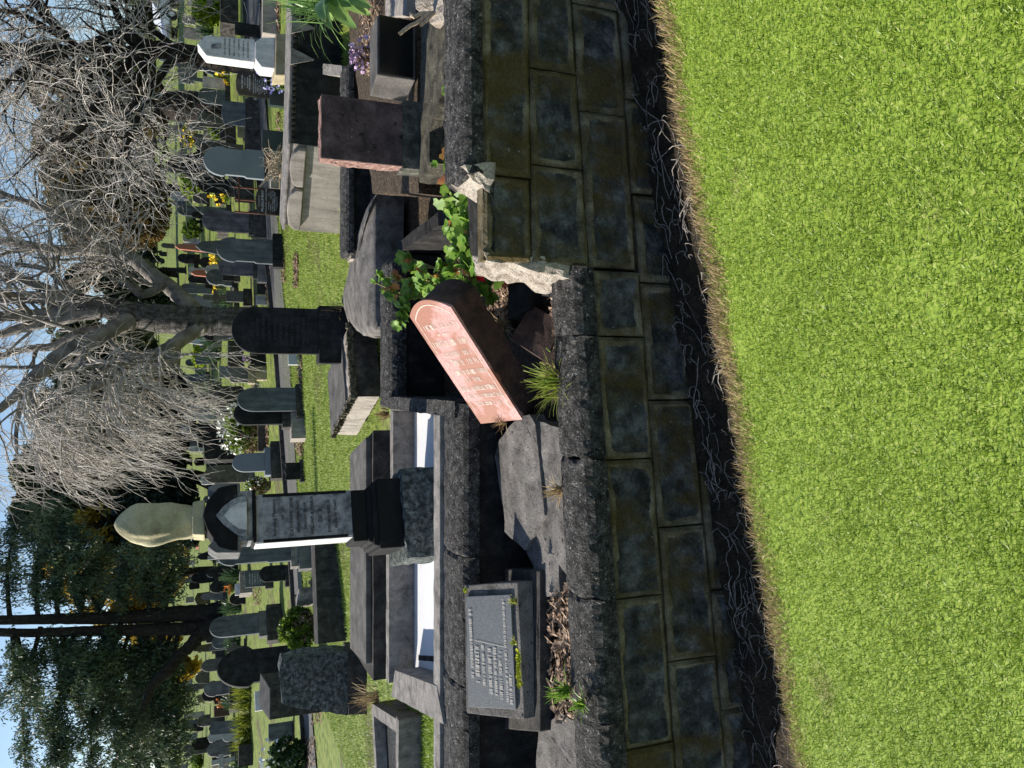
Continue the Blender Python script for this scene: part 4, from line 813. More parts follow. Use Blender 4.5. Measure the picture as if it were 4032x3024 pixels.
hs('obelisk', 736, 785, 1356, 1333, 'marble', 'little white obelisk left of the bare trunk', [(785,806,1358,1330,'marble')], yaw=10, group=G3, g=860, name='obelisk', cat='obelisk')
hs('cross', 727, 782, 1055, 1005, 'black', 'black stone cross near the terracotta pillar', yaw=8, group=G3, g=830, name='stone_cross', cat='cross')
hs('flat', 878, 925, 1105, 1062, 'black', 'square black headstone beside the purple-grey rounded one', [(922,946,1110,1058,'tomb')], yaw=10, group=G2)
hs('flat', 800, 860, 545, 505, 'beige', 'broken sandy headstone among creeper on the right', yaw=10, group=G3)
hs('flat', 866, 920, 560, 508, 'tomb', 'low dark tomb beneath the sandy broken headstone', yaw=20, group=G2, name='tomb', cat='tomb', th=.8)
hs('flat', 935, 970, 540, 480, 'sandy', 'dappled sandy kerb block right of the tall ogee headstone', yaw=20, group=G2, name='grave_block', cat='grave block')
# rusty grave rail
r, _ = None, None
p0 = at(940, 690, 17.2); p1 = at(942, 835, 17.0); r = thing('grave_rail', 'low rusty iron rail round the grave of the dark brown-black headstone', 'rail', dn(p0, gz(p0.x, 17.2)))
C = Cloud(); C.add(*tube([p0, p1], .016, 6)); V, Q = C.get(); partN('rail', V, Q, MT['rust'], r)
for s in (0, .33, .66, 1):
    q = p0.lerp(p1, s); C = Cloud(); C.add(*tube([dn(q, gz(q.x, q.y)-.05), q+Vector((0, 0, .1))], .02, 6)); V, Q = C.get(); partN('post', V, Q, MT['rust'], r)
# many small stones far up the slope
kinds = ['round', 'gothic', 'flat', 'obelisk', 'cross', 'shoulder', 'seg', 'ogee', 'gable']
far = {'pale': ('tiny pale headstone far up the slope beneath the bare boughs', 'tiny pale far headstones'), 'grey': ('tiny mid grey headstone far up the slope', 'tiny grey far headstones'), 'black': ('tiny dark headstone far up the slope', 'tiny dark far headstones'), 'terracotta': ('tiny reddish headstone far up the slope', 'tiny reddish far headstones'), 'beige': ('tiny sandy headstone far up the slope', 'tiny sandy far headstones')}
mid = {'grey': ('mid grey small headstone on the rising ground beyond the path', 'grey stones beyond the path'), 'black': ('blackened small headstone on the rising ground beyond the path', 'dark stones beyond the path'), 'slate': ('bluish slate small headstone on the rising ground beyond the path', 'slate stones beyond the path'), 'pale': ('pale small headstone on the rising ground beyond the path', 'pale stones beyond the path'), 'tomb': ('low dark grave block on the rising ground beyond the path', 'grave blocks beyond the path'), 'lid': ('brownish small headstone on the rising ground beyond the path', 'brown stones beyond the path')}
rr = random.Random(3); taken = []; n = 0; tries = 0
while n < 205 and tries < 9000:
    tries += 1; m_ = n >= 115
    Y = rr.choice((rr.uniform(-20, 1240), rr.uniform(1300, 2380), rr.uniform(2480, 3040))); Xg_ = rr.uniform(800, 960) if m_ else rr.uniform(650, 820)
    Xg_ += (Y-1500)*.028
    if any(abs(Y-a) < (34 if m_ else 20) and abs(Xg_-b) < (30 if m_ else 16) for a, b in taken): continue
    taken.append((Y, Xg_)); n += 1; sc = 60*(Xg_-(Y-1500)*.028-560)/200; ht = sc*rr.uniform(.6, 1.35); wd_ = sc*rr.uniform(.35, .6); tb_ = mid if m_ else far
    mt = rr.choices(list(tb_), (4, 4, 3, 2, 4, 2) if m_ else (4, 5, 4, 1, 2))[0]; kd = rr.choice(kinds)
    if mt == 'tomb': kd = 'flat'; wd_ *= 1.9; ht *= .4
    hs(kd, Xg_-ht, Xg_-ht*.12 if mt != 'tomb' else Xg_, Y+wd_/2, Y-wd_/2, mt, tb_[mt][0], [(Xg_-ht*.15, Xg_, Y+wd_*.7, Y-wd_*.7, 'tomb' if m_ else mt)] if rr.random() > .45 and mt != 'tomb' else (), yaw=rr.uniform(-5, 25), group=tb_[mt][1], bev=0, tilt=rr.uniform(-3, 3), th=.8 if mt == 'tomb' else None, name='grave_block' if mt == 'tomb' else 'headstone', cat='grave block' if mt == 'tomb' else 'headstone')
for o in col.objects:
    for k in ('_w', '_z', '_c', '_r'):
        if k in o: del o[k]
# ---------------------------------------------------------------- monument with the draped figure
y = 5.35; xb = at(1712, 2010, y); r = thing('statue_monument', 'tall marble monument with a draped stone figure on top and a dark lettered panel', 'monument', (xb.x, y, .62), None, R(18))
def L_(X, Y): p = at(X, Y, y); return p.x-xb.x, p.z-.62
def tb(nm, X0, X1, Yl, Yr, dep, mat, rec, bev=.01, tp=0, mats=None):
    z1 = L_(X0, 2010)[1]; z0 = L_(X1, 2010)[1]; m_ = (X0+X1)/2; a = L_(m_, Yl)[0]; b = L_(m_, Yr)[0]
    if nm == 'rough_base': z0 = -.05
    V, Q = hexa([(a, rec, z0), (b, rec, z0), (b, rec+dep, z0), (a, rec+dep, z0)], [(a+tp, rec+tp, z1), (b-tp, rec+tp, z1), (b-tp, rec+dep-tp, z1), (a+tp, rec+dep-tp, z1)])
    if nm == 'rough_base': V, Q = rough(V, Q, .035, .015, 12, 3)
    me = bpy.data.meshes.new(nm); me.from_pydata([tuple(v) for v in V], [], Q); me.update(); return link(nm, me, MT[mat], r, bevel=0 if nm == 'rough_base' else bev), (a, b, z0, z1, rec)
tb('rough_base', 1592, 1712, 2190, 1838, .56, 'rocky', .0)
tb('die_base', 1495, 1592, 2152, 1875, .47, 'marble_black', .05)
tb('moulding', 1474, 1496, 2146, 1884, .45, 'marble_black', .06, tp=.012)
tb('moulding', 1456, 1475, 2132, 1900, .40, 'marble_black', .085, tp=.015)
tb('upper_plinth', 1398, 1457, 2122, 1916, .345, 'marble_black', .11)
sh, q = tb('shaft', 1010, 1400, 2118, 1924, .30, 'marble', .135, bev=.006)
fr_, q2 = tb('front_slab', 1012, 1399, 2112, 1926, .012, 'marble_dirty', .126, bev=.004)
tb('sooted_border', 1040, 1378, 2116, 2104, .02, 'marble_black', .118, bev=.003); tb('sooted_border', 1040, 1378, 1936, 1924, .02, 'marble_black', .118, bev=.003)
a, b, z0, z1, rec = q2; c = (a+b)/2; w_ = b-a; h = z1-z0
fm = r.matrix_basis @ Matrix.Translation((c, .1235, z0)) @ Matrix(((1,0,0,0),(0,0,-1,0),(0,1,0,0),(0,0,0,1)))
letters(fr_, [('In loving Memory', .036, 0, h*.80), ('OF', .03, 0, h*.715), ('CATHERINE JANE', .034, 0, h*.625), ('DEARLY BELOVED', .028, 0, h*.555), ('DAUGHTER OF', .027, 0, h*.485), ('WILLIAM & MARIA', .033, 0, h*.41), ('DICK', .042, 0, h*.32), ('DIED 6TH JUNE 18', .028, -.01, h*.235), ('AGED 86 YEARS', .028, 0, h*.165)], fm, MT['letter_dark'])
tb('capital', 998, 1012, 2128, 1912, .36, 'marble_black', .10)
tb('arch_block', 935, 999, 2122, 1918, .33, 'marble_dirty', .115)
bk, q = tb('gable_block', 852, 936, 2124, 1916, .31, 'marble_black', .13)
def plate(nm, ol, dep, mat, rec, bev=.006, par=None):
    V, Q = prism([L_(*p) for p in ol], rec, rec+dep); me = bpy.data.meshes.new(nm); me.from_pydata(V, [], Q); me.update(); return link(nm, me, MT[mat], par or r, bevel=bev)
plate('pointed_arch', [(975,2104),(975,1942),(940,1946),(915,1958),(880,1985),(850,2021),(880,2056),(915,2084),(940,2100)], .05, 'marble_dirty', .085)
plate('arch_recess', [(975,2080),(975,1966),(940,1972),(905,1995),(882,2022),(905,2048),(940,2073)], .012, 'marble', .078, .003)
plate('pediment', [(938,2165),(938,1890),(862,1905),(815,1960),(797,2022),(815,2075),(862,2145)], .42, 'marble_black', .10, .012)
for s_, (ya_, yb_) in (('acroterion', (2168, 2118)), ('acroterion', (1930, 1886))): plate(s_, [(950,ya_),(950,yb_),(850,yb_-6 if ya_ > 2000 else yb_),(815,(ya_+yb_)/2),(850,ya_)], .40, 'grey', .11, .012)
tb('figure_plinth', 755, 806, 2095, 1950, .30, 'statue', .16, tp=.01)
# draped figure: rings of cloth with folds
Hh = L_(424, 2010)[1]; h0 = L_(762, 2010)[1]; V = []; NS = 64; NR = 60
pl_ = [(0,.335),(.12,.37),(.3,.415),(.55,.425),(.72,.41),(.80,.365),(.87,.285),(.93,.20),(.975,.11),(1,.0)]
xc0 = (L_(600, 2117)[0]+L_(600, 1953)[0])/2; wid = (L_(600, 1953)[0]-L_(600, 2117)[0])/.85
for i in range(NR+1):
    s = i/NR; k = max(j for j in range(len(pl_)) if pl_[j][0] <= s); k = min(k, len(pl_)-2); f_ = (s-pl_[k][0])/(pl_[k+1][0]-pl_[k][0]); rad = (pl_[k][1]+(pl_[k+1][1]-pl_[k][1])*f_)*wid
    for j in range(NS):
        a_ = 2*math.pi*j/NS; fold = 1+.095*math.sin(a_*7+s*5+2*math.sin(s*4))*min(1, (1-s)*4)*(.5+.5*nz((math.cos(a_), math.sin(a_), s*2), 1.3, 3))+.06*nz((math.cos(a_)*1.2, math.sin(a_)*1.2, s*3), 1.5, 2)
        fold += .19*math.exp(-((math.sin((a_-3.6+s*1.4)/2))**2)/.02)*max(0, s-.35)+.16*math.exp(-((math.sin((a_-4.3+s*2.2)/2))**2)/.012)*math.sin(math.pi*s)
        V.append((xc0+rad*fold*math.cos(a_)+.04*wid*s, .31+rad*.72*fold*math.sin(a_), h0+(Hh-h0)*s))
Q = [(i*NS+j, i*NS+(j+1) % NS, (i+1)*NS+(j+1) % NS, (i+1)*NS+j) for i in range(NR) for j in range(NS)]+[tuple(range(NS))[::-1]]
me = bpy.data.meshes.new('draped_figure'); me.from_pydata(V, [], Q); me.update(); link('draped_figure', me, MT['statue'], r, smooth=True)
# ---------------------------------------------------------------- trees
def smooth(pts, k=5):
    P = np.array(pts, float); n = len(P); out = []
    for i in range(n-1):
        p0, p1, p2, p3 = P[max(i-1, 0)], P[i], P[i+1], P[min(i+2, n-1)]
        for j in range(k):
            t = j/k; out.append(.5*((2*p1)+(-p0+p2)*t+(2*p0-5*p1+4*p2-p3)*t*t+(-p0+3*p1-3*p2+p3)*t**3))
    out.append(P[-1]); return np.array(out)
def limb(C, px, y, k=6, n=9, kink=.02):
    """px: (X,Y,width px[,depth offset]) along a limb standing at depth y"""
    s = y/F; P = smooth([(*at(q[0], q[1], y+(q[3] if len(q) > 3 else 0)), q[2]*s/2) for q in px], k); r = P[:, 3].clip(.01); P = P[:, :3].copy()
    P += rng.normal(0, kink, P.shape)*r[:, None]*3; C.add(*tube(P, r, n)); return P, r
def grow(C, p, d, L, r, droop, wob=.35, n=6, sides=4):
    P = [p]; d = d/np.linalg.norm(d)
    for i in range(n):
        d = d+rng.normal(0, wob, 3)*.5+np.array([0, 0, -droop*(i/n)]); d /= np.linalg.norm(d); P.append(P[-1]+d*L/n)
    P = np.array(P); R_ = np.linspace(r, r*.35, len(P)); C.add(*tube(P, R_, sides)); return P, R_
def spawn(C, P, R_, num, L, droop, spread=1.0, t0=.2, fwd=.6, upb=.0, bias=(0, 0, 0), rs=.55, rmin=.006, **k):
    out = []; m_ = len(P)
    for _ in range(num):
        t = (t0+(1-t0)*rng.random())*(m_-1); i = min(int(t), m_-2); p = P[i]+(P[i+1]-P[i])*(t-i); T = P[i+1]-P[i]; T = T/(np.linalg.norm(T)+1e-9)
        v = rng.normal(0, 1, 3); v -= T*v.dot(T); v /= np.linalg.norm(v)
        d = v*spread+T*fwd+np.array([0, 0, upb])+np.array(bias); r = max(rmin, min(R_[i]*rs, R_[i])*rng.uniform(.5, 1)); out.append(grow(C, p, d, L*rng.uniform(.55, 1.25), r, droop, **k))
    return out
def base_of(y, X, Y): p = at(X, Y, y); return Vector((p.x, y, gz(p.x, y)))
# the big bare tree
y = atg(1010, 1262).y; rt_ = thing('bare_tree', 'large leafless tree with flaking trunk and drooping pale twigs, centre of the picture', 'tree', base_of(y, 1000, 1262))
T = Cloud(); Lm = Cloud(); Tw = Cloud()
limb(T, [(1040,1268,150),(1000,1265,112),(900,1266,104),(760,1264,106),(660,1257,104),(560,1246,92),(470,1226,78),(390,1208,68),(310,1190,64)], y, 8, 18, .01)
mains = [limb(Lm, q, y) for q in (
 [(330,1192,56),(250,1180,48),(140,1172,44),(60,1170,40),(-60,1160,34)], [(300,1182,34),(220,1150,30),(100,1100,28),(20,1062,22),(-80,1020,16)],
 [(330,1195,52),(210,1232,42),(100,1240,38),(0,1246,34),(-90,1250,30)], [(400,1222,60),(310,1240,44),(200,1268,36),(100,1288,34),(0,1316,28),(-80,1340,22)],
 [(500,1262,66,-.3),(440,1300,54,-.6),(353,1348,52,-1),(237,1400,50,-1.2),(127,1500,44,-1.5),(50,1570,30,-1.7),(-40,1640,20,-2)],
 [(530,1270,44,.3),(440,1290,36,.6),(309,1315,34,.9),(204,1364,30,1),(100,1375,24,1),(-40,1420,18,1)],
 [(777,1240,74,.2),(720,1180,62,.3),(663,1127,58,.5),(600,1085,56,.7),(551,1038,52,.9),(441,985,50,1.1),(330,982,46,1.2),(220,985,40,1.3),(90,962,34,1.4),(-60,940,26,1.5)],
 [(790,1290,60,-.2),(758,1310,52,-.3),(695,1350,50,-.6),(600,1408,46,-1),(496,1425,42,-1.2),(470,1475,36,-1.5),(400,1510,32,-1.8),(331,1535,30,-2),(248,1570,26,-2.2),(190,1625,18,-2.6)],
 [(640,1125,34,.3),(560,1160,30,.1),(520,1130,22,0),(470,1100,16,0)], [(441,985,34,1),(330,900,30,.8),(240,850,28,.6),(120,800,22,.5),(0,760,16,.4)],
 [(640,1395,30,-1),(690,1420,26,-1.2),(640,1440,20,-1.3),(600,1500,16,-1.6)], [(331,1190,34),(250,1120,26),(180,1060,20),(60,1040,14)])]
sub = []
for i, (P, r) in enumerate(mains):
    left = i in (4, 5, 7, 10)
    sub += [(q, left) for q in spawn(Lm, P, r, 12 if i in (4, 6, 7, 9) else 7, 2.1, .10 if left else .02, spread=.9, fwd=.6, upb=.1, bias=(-.35 if left else .25, 0, 0), rs=.5, wob=.3, n=7, sides=6)]
for (P, r), left in sub:
    for q in spawn(Tw, P, r, 6, 1.35, .55 if left else .15, spread=.8, fwd=.7, bias=(-.25, 0, -.2) if left else (0, 0, .05), rmin=.010, n=7, wob=.36):
        spawn(Tw, *q, 4, .95, .5 if left else .2, spread=.7, fwd=.8, bias=(-.15, 0, -.25) if left else (0, 0, 0), rmin=.009, n=6, wob=.42, sides=3)
# the drooping curtain at its left
for X, Y, L in [(190,1625,2.6),(230,1560,2.8),(150,1600,2.4),(300,1560,2.8),(360,1530,3.2),(420,1500,3.0),(470,1480,2.8),(480,1440,2.6),(560,1430,2.4),(620,1410,2.4),(100,1540,2.0),(260,1650,2.2),(200,1690,1.9),(330,1640,2.4),(420,1600,2.2),(160,1730,1.5)]:
    for _ in range(5):
        p = np.array(at(X+rng.normal(0, 18), Y+rng.normal(0, 22), y-2+rng.normal(0, .6))); q = grow(Tw, p, np.array([-.9, rng.normal(0, .5), .05]), L*rng.uniform(.6, 1.15), .026, .55, wob=.28, n=9, sides=4)
        for e in spawn(Tw, *q, 5, .95, .5, spread=.45, fwd=1, bias=(-.2, 0, -.1), rmin=.009, n=6, wob=.4, sides=3): spawn(Tw, *e, 2, .5, .4, spread=.5, fwd=1, rmin=.006, n=5, wob=.4, sides=3)
for c_, nm, mt in ((T, 'trunk', 'bark'), (Lm, 'limbs', 'bark_smooth'), (Tw, 'twigs', 'twig')): V, Q = c_.get(); partN(nm, V, Q, MT[mt], rt_, smooth=nm != 'twigs')
# bare tree at the right
y = atg(986, 245).y; rt_ = thing('bare_tree', 'leafless dark-limbed tree behind the marble monument at the right', 'tree', base_of(y, 985, 245))
T = Cloud(); Lm = Cloud(); Tw = Cloud()
limb(T, [(1010,258,100),(985,252,86),(900,240,76),(800,228,70),(700,204,66),(620,194,62)], y, 8, 14, .015)
mains = [limb(Lm, q, y) for q in (
 [(640,196,60),(579,185,46),(524,160,42),(458,138,38),(397,160,36),(309,193,34),(220,210,30),(100,215,26),(-60,220,22)], [(640,190,50),(560,205,44),(440,200,38),(330,205,34),(200,190,30),(60,185,26),(-60,180,24)],
 [(260,150,32),(231,112,34),(170,50,30),(132,0,28),(60,-60,20)], [(600,180,34),(530,150,30),(480,90,28),(455,40,24),(440,-40,18)], [(700,190,28),(640,150,24),(585,100,18),(560,40,14)],
 [(610,215,38,-.3),(551,225,34,-.5),(474,287,30,-.8),(397,375,26,-1.2),(330,496,20,-1.5),(250,560,14,-1.8)], [(640,210,34,-.2),(595,220,30,-.4),(535,331,28,-.9),(540,397,26,-1.2),(513,452,22,-1.5),(500,540,16,-1.8)],
 [(720,225,34,-.3),(667,248,30,-.6),(573,380,28,-1),(546,441,24,-1.3),(524,518,20,-1.6),(480,600,14,-2)], [(200,205,30),(143,222,30),(94,275,26),(0,342,22),(-60,380,18)], [(420,180,28,.5),(380,280,26,.8),(300,400,20,1),(220,520,16,1.4)],
 [(340,200,26),(200,120,22),(90,60,18),(0,40,14)])]
sub = []
for i, (P, r) in enumerate(mains): sub += spawn(Lm, P, r, 9, 2.2, .05, spread=.9, fwd=.5, bias=(-.25, 0, 0), rs=.5, wob=.32, n=7, sides=6)
for P, r in sub:
    for q in spawn(Tw, P, r, 6, 1.5, .1, spread=.9, fwd=.5, bias=(-.1, 0, 0), rmin=.011, n=7, wob=.42): spawn(Tw, *q, 4, 1.0, .15, spread=.8, fwd=.7, rmin=.010, n=6, wob=.5, sides=3)
for c_, nm, mt in ((T, 'trunk', 'bark_dark'), (Lm, 'limbs', 'bark_dark'), (Tw, 'twigs', 'twig')): V, Q = c_.get(); partN(nm, V, Q, MT[mt], rt_, smooth=nm != 'twigs')
# leaf clouds
def leaves(C, c, rad, n, size, asp=1.6, shell=.55, droop=0, gap=1.2, seed=0, cut=-.05):
    m_ = int(n*2.4); v = rng.normal(0, 1, (m_, 3)); v /= np.linalg.norm(v, axis=1)[:, None]; r = (shell+(1-shell)*rng.random(m_))**.8
    p = v*r[:, None]*np.array(rad)+np.array(c); g = np.array([nz(q, gap, seed)+.5*nz(q, gap*2.6, seed) for q in p]); p = p[g > cut][:n]; n = len(p)
    a = rng.normal(0, 1, (n, 3)); a[:, 2] -= droop; a /= np.linalg.norm(a, axis=1)[:, None]; b = np.cross(a, rng.normal(0, 1, (n, 3))); b /= np.linalg.norm(b, axis=1)[:, None]
    s = size*rng.uniform(.55, 1.35, n)[:, None]; a = a*s*asp/2; b = b*s/2
    V = np.stack([p-a, p+b*.9, p+a, p-b*.9], 1).reshape(-1, 3); i = np.arange(n)[:, None]*4; C.add(V, i+np.array([[0, 1, 2, 3]]))
MT['olive'] = leafm('brown_olive_leaves', [(.035,.028,.012), (.09,.065,.025), (.16,.10,.03), (.12,.12,.035)], 1.3, .3)
MT['evergreen'] = leafm('dull_evergreen_leaves', [(.03,.042,.02), (.075,.09,.04), (.14,.145,.07)], 1.6, .25)
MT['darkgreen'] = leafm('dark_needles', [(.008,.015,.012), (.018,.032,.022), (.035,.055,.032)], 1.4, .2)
MT['cedar'] = leafm('cedar_needles', [(.025,.045,.034), (.07,.11,.06), (.15,.19,.08)], 1.1, .25)
MT['yellow'] = leafm('yellow_autumn_leaves', [(.16,.11,.015), (.42,.29,.03), (.62,.47,.09)], 1.5, .4)
def leafy_tree(label, y, Xb, Yb, blobs, mat, size, trunkw=60, limbs=(), gap=1.0, shell=.35, name='leafy_tree', tr='bark_dark', cut=-.05, droop=0, asp=1.6, Xtop=None):
    """blobs: (X,Y,radius px along, radius px across, leaves)"""
    r = thing(name, label, 'tree', base_of(y, Xb, Yb)); T = Cloud(); C = Cloud(); s = y/F; b = r.location
    top = at(Xtop or sum(q[0] for q in blobs)/len(blobs), sum(q[1] for q in blobs)/len(blobs), y)
    P = smooth([b-Vector((0, 0, .3)), b.lerp(top, .35)+Vector((.2, 0, 0)), b.lerp(top, .7), top], 6); T.add(*tube(P, np.linspace(trunkw*s/2, trunkw*s*.15, len(P)), 10))
    for k, (X, Y, ra, rb, n) in enumerate(blobs):
        c = np.array(at(X, Y, y+rng.uniform(-1, 1)*rb*s*.5)); leaves(C, c, (rb*s, rb*s*.8, ra*s), n, size, asp, shell, droop, gap, k, cut)
        i = int(len(P)*rng.uniform(.3, .8)); Q_ = smooth([P[i], (P[i]+c)/2+rng.normal(0, .2, 3), c], 5); T.add(*tube(Q_, np.linspace(trunkw*s*.14, .02, len(Q_)), 6))
    for px in limbs: limb(T, px, y)
    V, Q = T.get(); partN('trunk', V, Q, MT[tr], r, smooth=True); V, Q = C.get(); partN('crown', V, Q, MT[mat], r); return r
yt = atg(880, 430).y
leafy_tree('dark-trunked tree with sparse brown leaves behind the bare tree at the right', yt, 872, 428, [(560,420,90,110,2600),(420,330,120,110,3200),(400,480,130,130,3600),(300,420,110,140,2600),(250,560,100,110,2000),(200,300,90,120,1700)], 'olive', .16, 105, [[(880,430,130),(780,428,104),(660,420,92),(560,400,70),(450,380,50)]], gap=1.4, cut=.02)
leafy_tree('spreading brown-leaved oak standing behind the bare boughs, right of centre', 52, 700, 760, [(430,640,150,140,4200),(480,780,150,150,5200),(360,800,140,140,4200),(520,890,110,90,2600),(380,920,110,90,2200),(300,700,110,120,2600),(560,700,80,110,2200),(470,560,120,90,2400),(600,820,60,120,1800)], 'olive', .26, 60, gap=.8, cut=.0)
leafy_tree('dense dull evergreen tree behind the drooping twigs, left of centre', 50, 830, 1720, [(420,1600,190,150,7000),(300,1650,150,150,5500),(260,1850,170,150,7000),(420,1800,180,160,7000),(250,2010,160,130,6000),(420,2000,150,130,4500),(520,1680,120,140,4500),(380,1450,150,110,4000),(500,1480,120,120,3500),(330,1330,110,100,2600)], 'evergreen', .27, 70, gap=.7, cut=-.16)
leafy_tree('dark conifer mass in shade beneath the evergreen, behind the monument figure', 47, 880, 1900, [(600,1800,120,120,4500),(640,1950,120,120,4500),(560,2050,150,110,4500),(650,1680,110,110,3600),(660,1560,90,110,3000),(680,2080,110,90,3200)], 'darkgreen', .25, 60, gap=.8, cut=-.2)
leafy_tree('thin dark pine showing between the bare boughs right of the trunk', 60, 800, 1080, [(380,1110,110,70,2400),(480,1130,110,80,2400),(560,1080,90,90,1800),(430,1010,80,60,1200),(620,1150,70,90,1700)], 'darkgreen', .3, 40, gap=.6, cut=.0)
leafy_tree('yellow-leaved autumn tree glowing behind the cedar trunk', 46, 850, 2250, [(420,2080,130,90,3000),(520,2180,140,110,4200),(420,2260,110,110,3400),(330,2330,90,90,2200),(250,2200,90,80,1400),(560,2330,110,90,2600),(640,2560,80,80,2200),(700,2620,80,60,1800),(480,2470,90,90,1600),(560,2080,120,70,1700),(640,2230,90,110,1800)], 'yellow', .2, 40, gap=.9, cut=.12, shell=.1)
# cedar with layered drooping boughs
y = atg(872, 2430).y; r = thing('cedar_tree', 'tall dark cedar with twin trunks and drooping layered boughs at the left', 'tree', base_of(y, 872, 2430)); T = Cloud(); C = Cloud(); s = y/F
tr1 = limb(T, [(910,2405,120),(872,2410,84),(800,2414,66),(650,2420,56),(500,2430,48),(350,2434,42),(200,2438,36),(0,2442,32),(-150,2455,34)], y, 8, 12, .01)
tr2 = limb(T, [(900,2452,72,-.3),(800,2470,52,-.3),(650,2478,44,-.3),(450,2482,38,-.3),(250,2488,32,-.2),(60,2492,28,-.2),(-150,2480,28,-.2)], y, 8, 10, .01)
limb(T, [(860,2440,64,-.5),(800,2490,50,-.8),(750,2540,44,-1.2),(700,2590,38,-1.6),(660,2640,44,-2),(600,2700,30,-2.4),(560,2800,20,-3)], y)
def frond(p, n, L, w_=.032, sp=.24):
    n = int(n*2.4); L *= .75
    q = p+rng.normal(0, 1, (n, 3))*np.array([sp, sp, sp*.35]); a = rng.normal(0, .55, (n, 3)); a[:, 2] -= .75; a /= np.linalg.norm(a, axis=1)[:, None]; b = np.cross(a, rng.normal(0, 1, (n, 3))); b /= np.linalg.norm(b, axis=1)[:, None]
    l = L*rng.uniform(.5, 1.3, n)[:, None]; ww = w_*rng.uniform(.6, 1.3, n)[:, None]
    V = np.stack([q, q+a*l*.5+b*ww, q+a*l, q+a*l*.5-b*ww], 1).reshape(-1, 3); i = np.arange(n)[:, None]*4; C.add(V, i+np.array([[0, 1, 2, 3]]))
boughs = [(-40,2440,-60,2150,26),(40,2450,60,2060,34),(150,2445,170,2030,40),(230,2440,260,2040,44),(330,2440,300,2120,40),(420,2440,380,2180,34),(520,2430,520,2170,26),(600,2425,640,2140,30),(660,2425,700,2200,24),
 (-60,2470,-20,2800,30),(50,2475,140,2760,26),(60,2480,230,2960,44),(180,2475,330,2620,22),(260,2475,310,2660,30),(300,2470,320,2820,44),(380,2470,360,2700,36),(450,2470,400,2860,46),(520,2470,480,2940,48),(600,2470,560,2780,36),(640,2470,640,2960,46),(680,2480,700,2760,30),(700,2490,720,2900,26),(300,2470,220,3080,40),(480,2470,360,3100,44),(560,2470,520,3120,40),(160,2470,100,3040,26),(640,2470,680,3080,36),(420,2470,460,2600,20),(560,2470,600,2620,16)]
for X0, Y0, X1, Y1, n in boughs:
    dz = rng.uniform(-2.2, 2.2); a = np.array(at(X0, Y0, y)); b = np.array(at(X1, Y1, y+dz)); mid = (a+b)/2+np.array([0, 0, .35+rng.uniform(-.2, .3)]); P = smooth([a, mid, b], 9); T.add(*tube(P, np.linspace(.13, .02, len(P)), 6))
    for q in spawn(T, P, np.linspace(.1, .02, len(P)), int(n*.8), 1.1, .35, spread=.9, fwd=.6, rmin=.011, n=5, sides=4, t0=.18):
        for p in q[0][1:]: frond(p, 7, .36)
    for t in rng.uniform(.2, 1, n): frond(P[min(int(t*(len(P)-1)), len(P)-1)]+rng.normal(0, .12, 3), 9, .36)
V, Q = T.get(); partN('trunk', V, Q, MT['bark_dark'], r, smooth=True); V, Q = C.get(); partN('crown', V, Q, MT['cedar'], r)
# wood at the top of the slope
C = Cloud()
for Y in list(range(-200, 3300, 95)):
    yy = rng.uniform(100, 125); X = rng.uniform(520, 600); c = np.array(at(X, Y+rng.uniform(-40, 40), yy)); s = yy/F; leaves(C, c, (85*s, 60*s, rng.uniform(60, 105)*s), 900, .75, 1.4, .3, 0, .35, int(Y), -.12)
soloN('distant_wood', *C.get(), MT['evergreen'], kind='stuff')
# ---------------------------------------------------------------- plants
MT['gleaf'] = leafm('geranium_leaves', [(.06,.15,.025), (.13,.26,.03), (.22,.36,.05), (.32,.42,.10)], 16, .40, .45)
MT['gold'] = leafm('yellowed_leaves', [(.45,.36,.05), (.55,.24,.08), (.50,.12,.08)], 14, .4)
MT['red'] = flat('red_petals', (.62, .01, .03), .6); MT['orange'] = flat('orange_petals', (.8, .25, .03), .6); MT['white'] = flat('white_petals', (.8, .8, .76), .6); MT['daff'] = flat('yellow_petals', (.85, .6, .02), .6); MT['violet'] = flat('violet_petals', (.5, .36, .5), .6); MT['lilac'] = flat('lilac_petals', (.42, .40, .72), .6)
MT['stem'] = stone('green_stems', (.10,.10,.03), (.20,.19,.07), (.30,.26,.12), 12, .45, .15, fine=60)
MT['strap'] = leafm('strap_leaves', [(.025,.055,.03), (.06,.11,.05), (.12,.18,.09)], 9, .25, .35)
MT['flax'] = leafm('flax_leaves', [(.09,.13,.02), (.22,.26,.03), (.40,.38,.06)], 5, .3, .5)
MT['shrub'] = leafm('shrub_leaves', [(.05,.10,.015), (.13,.21,.02), (.27,.33,.04)], 7, .4, .5)
MT['lime'] = leafm('lime_leaves', [(.12,.20,.01), (.26,.36,.02), (.42,.48,.04)], 5, .4, .5)
MT['darkshrub'] = leafm('dark_shrub_leaves', [(.015,.04,.015), (.035,.08,.025), (.07,.13,.04)], 7, .3, .4)
MT['dry'] = leafm('dry_brown_twigs', [(.09,.055,.03), (.2,.13,.08), (.3,.22,.15)], 8, .1, .7)
MT['broad'] = leafm('broad_leaves', [(.10,.20,.06), (.17,.30,.09), (.30,.42,.12)], 5, .35, .35)
